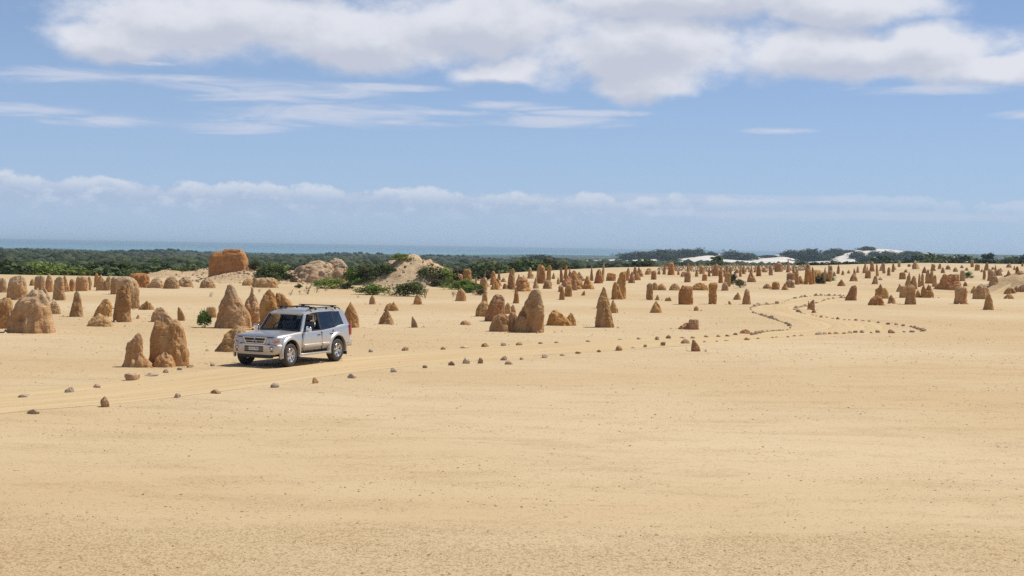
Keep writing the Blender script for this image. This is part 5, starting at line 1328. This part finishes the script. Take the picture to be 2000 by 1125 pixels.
        # doors: shut lines, handles, cladding
        for x0, z0, z1 in ((-.70, .50, 1.10), (-1.83, .47, 1.13), (-2.52, .86, 1.16)):
            bar('door_gap', (x0 - .004, sgn * .88 if sgn > 0 else -.9055, z0), (x0 + .004, .9055 if sgn > 0 else -.88, z1 - .06), BLACK, car, 0)
        for x0, x1 in ((-.76, -1.80), (-1.86, -2.36)):
            lo, hi = sorted((sgn * .885, sgn * .935))
            bar('door_cladding', (x1, lo, .595), (x0, hi, .695), PAINT, car, .02)
        for x0 in (-1.66, -2.42):
            lo, hi = sorted((sgn * .88, sgn * .925))
            h = bar('door_handle', (x0 - .10, lo, .985), (x0 + .10, hi, 1.025), CHROME, car, .012)
            bar('handle_recess', (x0 - .07, sgn * .895 - .008, .955), (x0 + .07, sgn * .895 + .008, .985), BLACK, h, 0)
        lo, hi = sorted((sgn * .80, sgn * .985))
        st = bar('side_step', (-2.26, lo, .335), (-.52, hi, .405), PAINT_LOW, car, .025)
        bar('tread_strip', (-2.15, sgn * .93 - .045, .40), (-.70, sgn * .93 + .045, .412), BLACK, st, 0)
        lo, hi = sorted((sgn * .72, sgn * .95))
        bar('mud_flap', (WB - .53, lo, .20), (WB - .50, hi, .55), BLACK, car, .004)
        # mirror
        lo, hi = sorted((sgn * .93, sgn * 1.115))
        mr = bar('side_mirror', (-.90, lo, 1.09), (-.80, hi, 1.285), CHROME, car, .035, 3)
        lo, hi = sorted((sgn * .84, sgn * .95)); bar('mirror_arm', (-.88, lo, 1.10), (-.82, hi, 1.15), BLACK, mr, .008)
        # roof rail
        ry = sgn * .585
        rr = tube_path('roof_rail', [(-1.30, ry, roofz(-1.30) + .0), (-1.42, ry, roofz(-1.42) + .045), (-1.9, ry, 1.855), (-2.5, ry, 1.862), (-3.05, ry, 1.845), (-3.28, ry, 1.825), (-3.40, ry, 1.765)], .017, BLACK, car)
        for x in (-1.9, -2.55, -3.1): bar('rail_foot', (x - .04, ry - .018, 1.775), (x + .04, ry + .018, 1.85), BLACK, rr, .006)
        # lamps
        lo, hi = sorted((sgn * .795, sgn * .895))
        bar('tail_lamp', (-3.70, lo, .86), (-3.58, hi, 1.22), RED, car, .02)
        # headlamp: bowl, lens, indicator, on the rounded front corner
        f = lambda y: float(np.interp(abs(y), [0, .62, .70, .785, .85, .90], [.745, .742, .730, .702, .625, .45])) + .006
        ytop = [(.475, .955), (.64, .962), (.785, .972), (.872, .982)]; ybot = [(.425, .775), (.60, .775), (.765, .785), (.868, .83)]
        P1 = [(f(y), sgn * y, z) for y, z in ytop]; P2 = [(f(y), sgn * y, z) for y, z in ybot]
        V = [Vector(p) for p in P1 + P2]; V += [v - Vector((.06, 0, 0)) for v in V]
        Fc = [(i, i + 1, 5 + i, 4 + i) for i in range(3)] + [(8 + i, 9 + i, 13 + i, 12 + i) for i in range(3)]
        Fc += [(i, i + 1, 9 + i, 8 + i) for i in range(3)] + [(4 + i, 5 + i, 13 + i, 12 + i) for i in range(3)] + [(0, 4, 12, 8), (3, 7, 15, 11)]
        hl = mk('headlamp', V, Fc, REFL, car)
        for y, r in ((.53, .058), (.655, .052)):
            lathe = lathe_y('lamp_bowl', [(r, .0), (r * .9, -.012), (r * .35, -.03), (0, -.032)], CHROME, hl, 20)
            lathe.matrix_local = Matrix.Translation((f(y) + .012, sgn * y, .872)) @ Matrix.Rotation(R(-90), 4, 'Z')
            k = lathe_y('lamp_socket', [(r * 1.08, -.008), (r, .006), (r * 1.0, -.02), (r * 1.08, -.02)], BLACK, hl, 20)
            k.matrix_local = lathe.matrix_local
        ln = mk('lens', [(p[0] + .022, p[1], p[2]) for p in P1 + P2], [(i, i + 1, 5 + i, 4 + i) for i in range(3)], LENS, hl)
        if ln.data.polygons[0].normal.x < 0: ln.data.flip_normals()
        mk('indicator', [(f(.70) + .03, sgn * .70, .782), (f(.86) + .03, sgn * .872, .825), (f(.86) + .03, sgn * .876, .885), (f(.74) + .03, sgn * .745, .865)], [(0, 1, 2, 3)], AMBER, hl)
        fl = lathe_y('fog_lamp', [(.062, -.03), (.062, .012), (.048, .014), (.046, -.004), (.0, -.012)], BLACK, car, 24)
        fl.matrix_local = Matrix.Translation((.812, sgn * .66, .635)) @ Matrix.Rotation(R(-90) + sgn * R(16), 4, 'Z')
        k = lathe_y('fog_lens', [(.044, .0), (.03, .008), (.0, .010)], CHROME, fl, 20)
        bar('bumper_slot', (.78, sgn * .65 - .06, .515), (.822, sgn * .65 + .06, .545), BLACK, car, .006)
        bar('washer_jet', (.735, sgn * .52 - .03, .745), (.78, sgn * .52 + .03, .785), BLACK, car, .008)
    # screens ------------------------------------------------------------------------------------------
    def screen(name, P, mat, nrm, fr, parent=car):
        o = mk(name, P, [(0, 1, 2, 3)], mat, parent)
        if o.data.polygons[0].normal.dot(Vector(nrm)) < 0: o.data.flip_normals()
        c = sum((Vector(p) for p in P), Vector()) / 4; n = Vector(nrm)
        V = [Vector(p) + n * .004 for p in P] + [Vector(p) + (c - Vector(p)) * fr + n * .004 for p in P]
        mk('rubber_frame', V, [(i, (i + 1) % 4, 4 + (i + 1) % 4, 4 + i) for i in range(4)], BLACK, o)
        return o
    screen('windscreen', [(-.64, .755, 1.125), (-.64, -.755, 1.125), (-1.075, -.655, 1.695), (-1.075, .655, 1.695)], GLASS, (.8, 0, .6), .055)
    screen('rear_window', [(-3.735, .66, 1.24), (-3.735, -.66, 1.24), (-3.53, -.56, 1.71), (-3.53, .56, 1.71)], TINT, (-.9, 0, .3), .05)
    for k, (y0, y1) in enumerate(((-.50, .02), (.10, .62))):
        tube_path('wiper', [(-.615, y0, 1.15), (-.66, y1, 1.175)], .008, BLACK, car, 6)
    # inside ---------------------------------------------------------------------------------------------
    bar('dashboard', (-1.02, -.72, 1.02), (-.70, .72, 1.165), DARKIN, car, .03)
    for x, y in ((-1.75, .37), (-1.75, -.37), (-2.62, .37), (-2.62, -.37)):
        s = bar('seat', (x - .10, y - .24, 1.0), (x + .06, y + .24, 1.40), SEAT, car, .05, 3)
        bar('headrest', (x - .12, y - .13, 1.43), (x - .02, y + .13, 1.60), SEAT, s, .04, 3)
    bar('cabin_floor', (-3.5, -.78, 1.095), (-.95, .78, 1.125), DARKIN, car, 0)
    sw = lathe_y('steering_wheel', [(.185 + .017 * math.cos(a), .017 * math.sin(a)) for a in np.linspace(0, 6.28318, 9)], BLACK, car, 28)
    sw.matrix_local = Matrix.Translation((-1.14, -.37, 1.20)) @ Matrix.Rotation(R(-90), 4, 'Z') @ Matrix.Rotation(R(25), 4, 'X')
    bar('rear_view_mirror', (-1.10, -.12, 1.56), (-1.07, .12, 1.63), BLACK, car, .01)
    # front --------------------------------------------------------------------------------------------
    bs = []
    for x, w in ((.835, .44), (.825, .60), (.79, .72), (.72, .83), (.60, .895), (.50, .915)):
        zb = .36 + .02 * (x < .7)
        bs.append((x, [(0, zb + .06), (w - .10, zb + .06), (w - .03, zb + .10), (w, .56), (w, .66), (w - .008, .72), (w - .03, .745), (w - .07, .755), (0, .76)]))
    bumper = loft('front_bumper', bs, PAINT, car, 45)
    bar('lower_valance', (.55, -.62, .30), (.775, .62, .43), BLACK, car, .03)
    bar('bumper_intake', (.80, -.36, .505), (.842, .36, .695), BLACK, bumper, .008)
    for z in (.575, .635): bar('intake_bar', (.82, -.36, z - .009), (.852, .36, z + .009), PAINT_LOW, bumper, .004)
    ys = [(.47, .985), (-.47, .985), (-.37, .77), (.37, .77)]
    fr = .752
    gi = extrude_poly('grille', [(fr - .02, y * .95, z) for y, z in ys], (-.05, 0, 0), BLACK, car)
    oy, oz = [p[0] for p in ys], [p[1] for p in ys]; cy, cz = 0, .875
    V = [(fr + .015, y, z) for y, z in ys] + [(fr + .015, y * .87, cz + (z - cz) * .72) for y, z in ys]
    V += [(x - .05, y, z) for x, y, z in V]
    mk('grille_surround', V, [(i, (i + 1) % 4, 4 + (i + 1) % 4, 4 + i) for i in range(4)] + [(8 + i, 8 + (i + 1) % 4, 12 + (i + 1) % 4, 12 + i) for i in range(4)] + [(i, (i + 1) % 4, 8 + (i + 1) % 4, 8 + i) for i in range(4)] + [(4 + i, 4 + (i + 1) % 4, 12 + (i + 1) % 4, 12 + i) for i in range(4)], PAINT, gi)
    bar('grille_bar', (fr - .02, -.37, .853), (fr + .012, .37, .876), PAINT, gi, .005)
    def diamond(cy, cz, a):    # long axis along a
        l, w = .060, .033
        u = (math.cos(a), math.sin(a)); v = (-u[1], u[0])
        pts = [(cy + u[0] * l, cz + u[1] * l), (cy + v[0] * w, cz + v[1] * w), (cy - u[0] * l, cz - u[1] * l), (cy - v[0] * w, cz - v[1] * w)]
        return [(fr + .03, y, z) for y, z in pts]
    for a in (R(90), R(210), R(330)):
        extrude_poly('emblem_diamond', diamond(.062 * math.cos(a), .892 + .062 * math.sin(a), a), (-.03, 0, 0), EMBLEM, gi)
    bar('rear_bumper', (-3.83, -.86, .46), (-3.32, .86, .74), PAINT, car, .07, 4)
    bar('bonnet_edge', (.66, -.68, .972), (.735, .68, .996), BLACK, car, .008)
    # number plate
    pl = bar('number_plate', (.852, -.185, .555), (.862, .185, .665), WHITE, bumper, .004)
    cu = bpy.data.curves.new('plate_letters', 'FONT'); cu.body = '1CLA 981'; cu.size = .088; cu.align_x = 'CENTER'; cu.align_y = 'CENTER'; cu.extrude = .001
    to = bpy.data.objects.new('plate_letters_curve', cu); COL.objects.link(to)
    dg = bpy.context.evaluated_depsgraph_get(); tm = bpy.data.meshes.new_from_object(to.evaluated_get(dg)); bpy.data.objects.remove(to)
    t = add_obj('plate_letters', tm, INK, pl); t.matrix_local = Matrix.Translation((.8645, 0, .61)) @ Matrix.Rotation(R(90), 4, 'Z') @ Matrix.Rotation(R(90), 4, 'X')
    # roof bars
    for x, z in ((-1.62, 1.875), (-2.92, 1.885)):
        cb = bar('roof_crossbar', (x - .035, -.74, z), (x + .035, .74, z + .030), BLACK, car, .010)
        for s_ in (1, -1): bar('crossbar_foot', (x - .045, s_ * .585 - .05, z - .055), (x + .045, s_ * .585 + .05, z + .004), BLACK, cb, .012)
    # chassis underside
    bar('underbody', (-3.4, -.55, .33), (.5, .55, .47), BLACK, car, .02)
    tube_path('aerial', [(-.55, .80, 1.10), (-.62, .82, 1.12)], .012, BLACK, car, 6)
    # short front overhang: draw everything ahead of the wheels closer
    bpy.context.view_layer.update()
    inv = car.matrix_world.inverted(); done = set()
    for o in car.children_recursive:
        if o.type != 'MESH' or o.name.split('.')[0] in ('tyre', 'rim', 'spoke', 'hub_cap', 'brake_disc') or o.data.name in done: continue
        M = inv @ o.matrix_world; Mi = M.inverted()
        for v in o.data.vertices:
            p = M @ v.co
            if p.x > .45: p.x = .45 + (p.x - .45) * .72; v.co = Mi @ p
        done.add(o.data.name); o.data.update()
    car.scale = (1, 1, .972)
build_car()
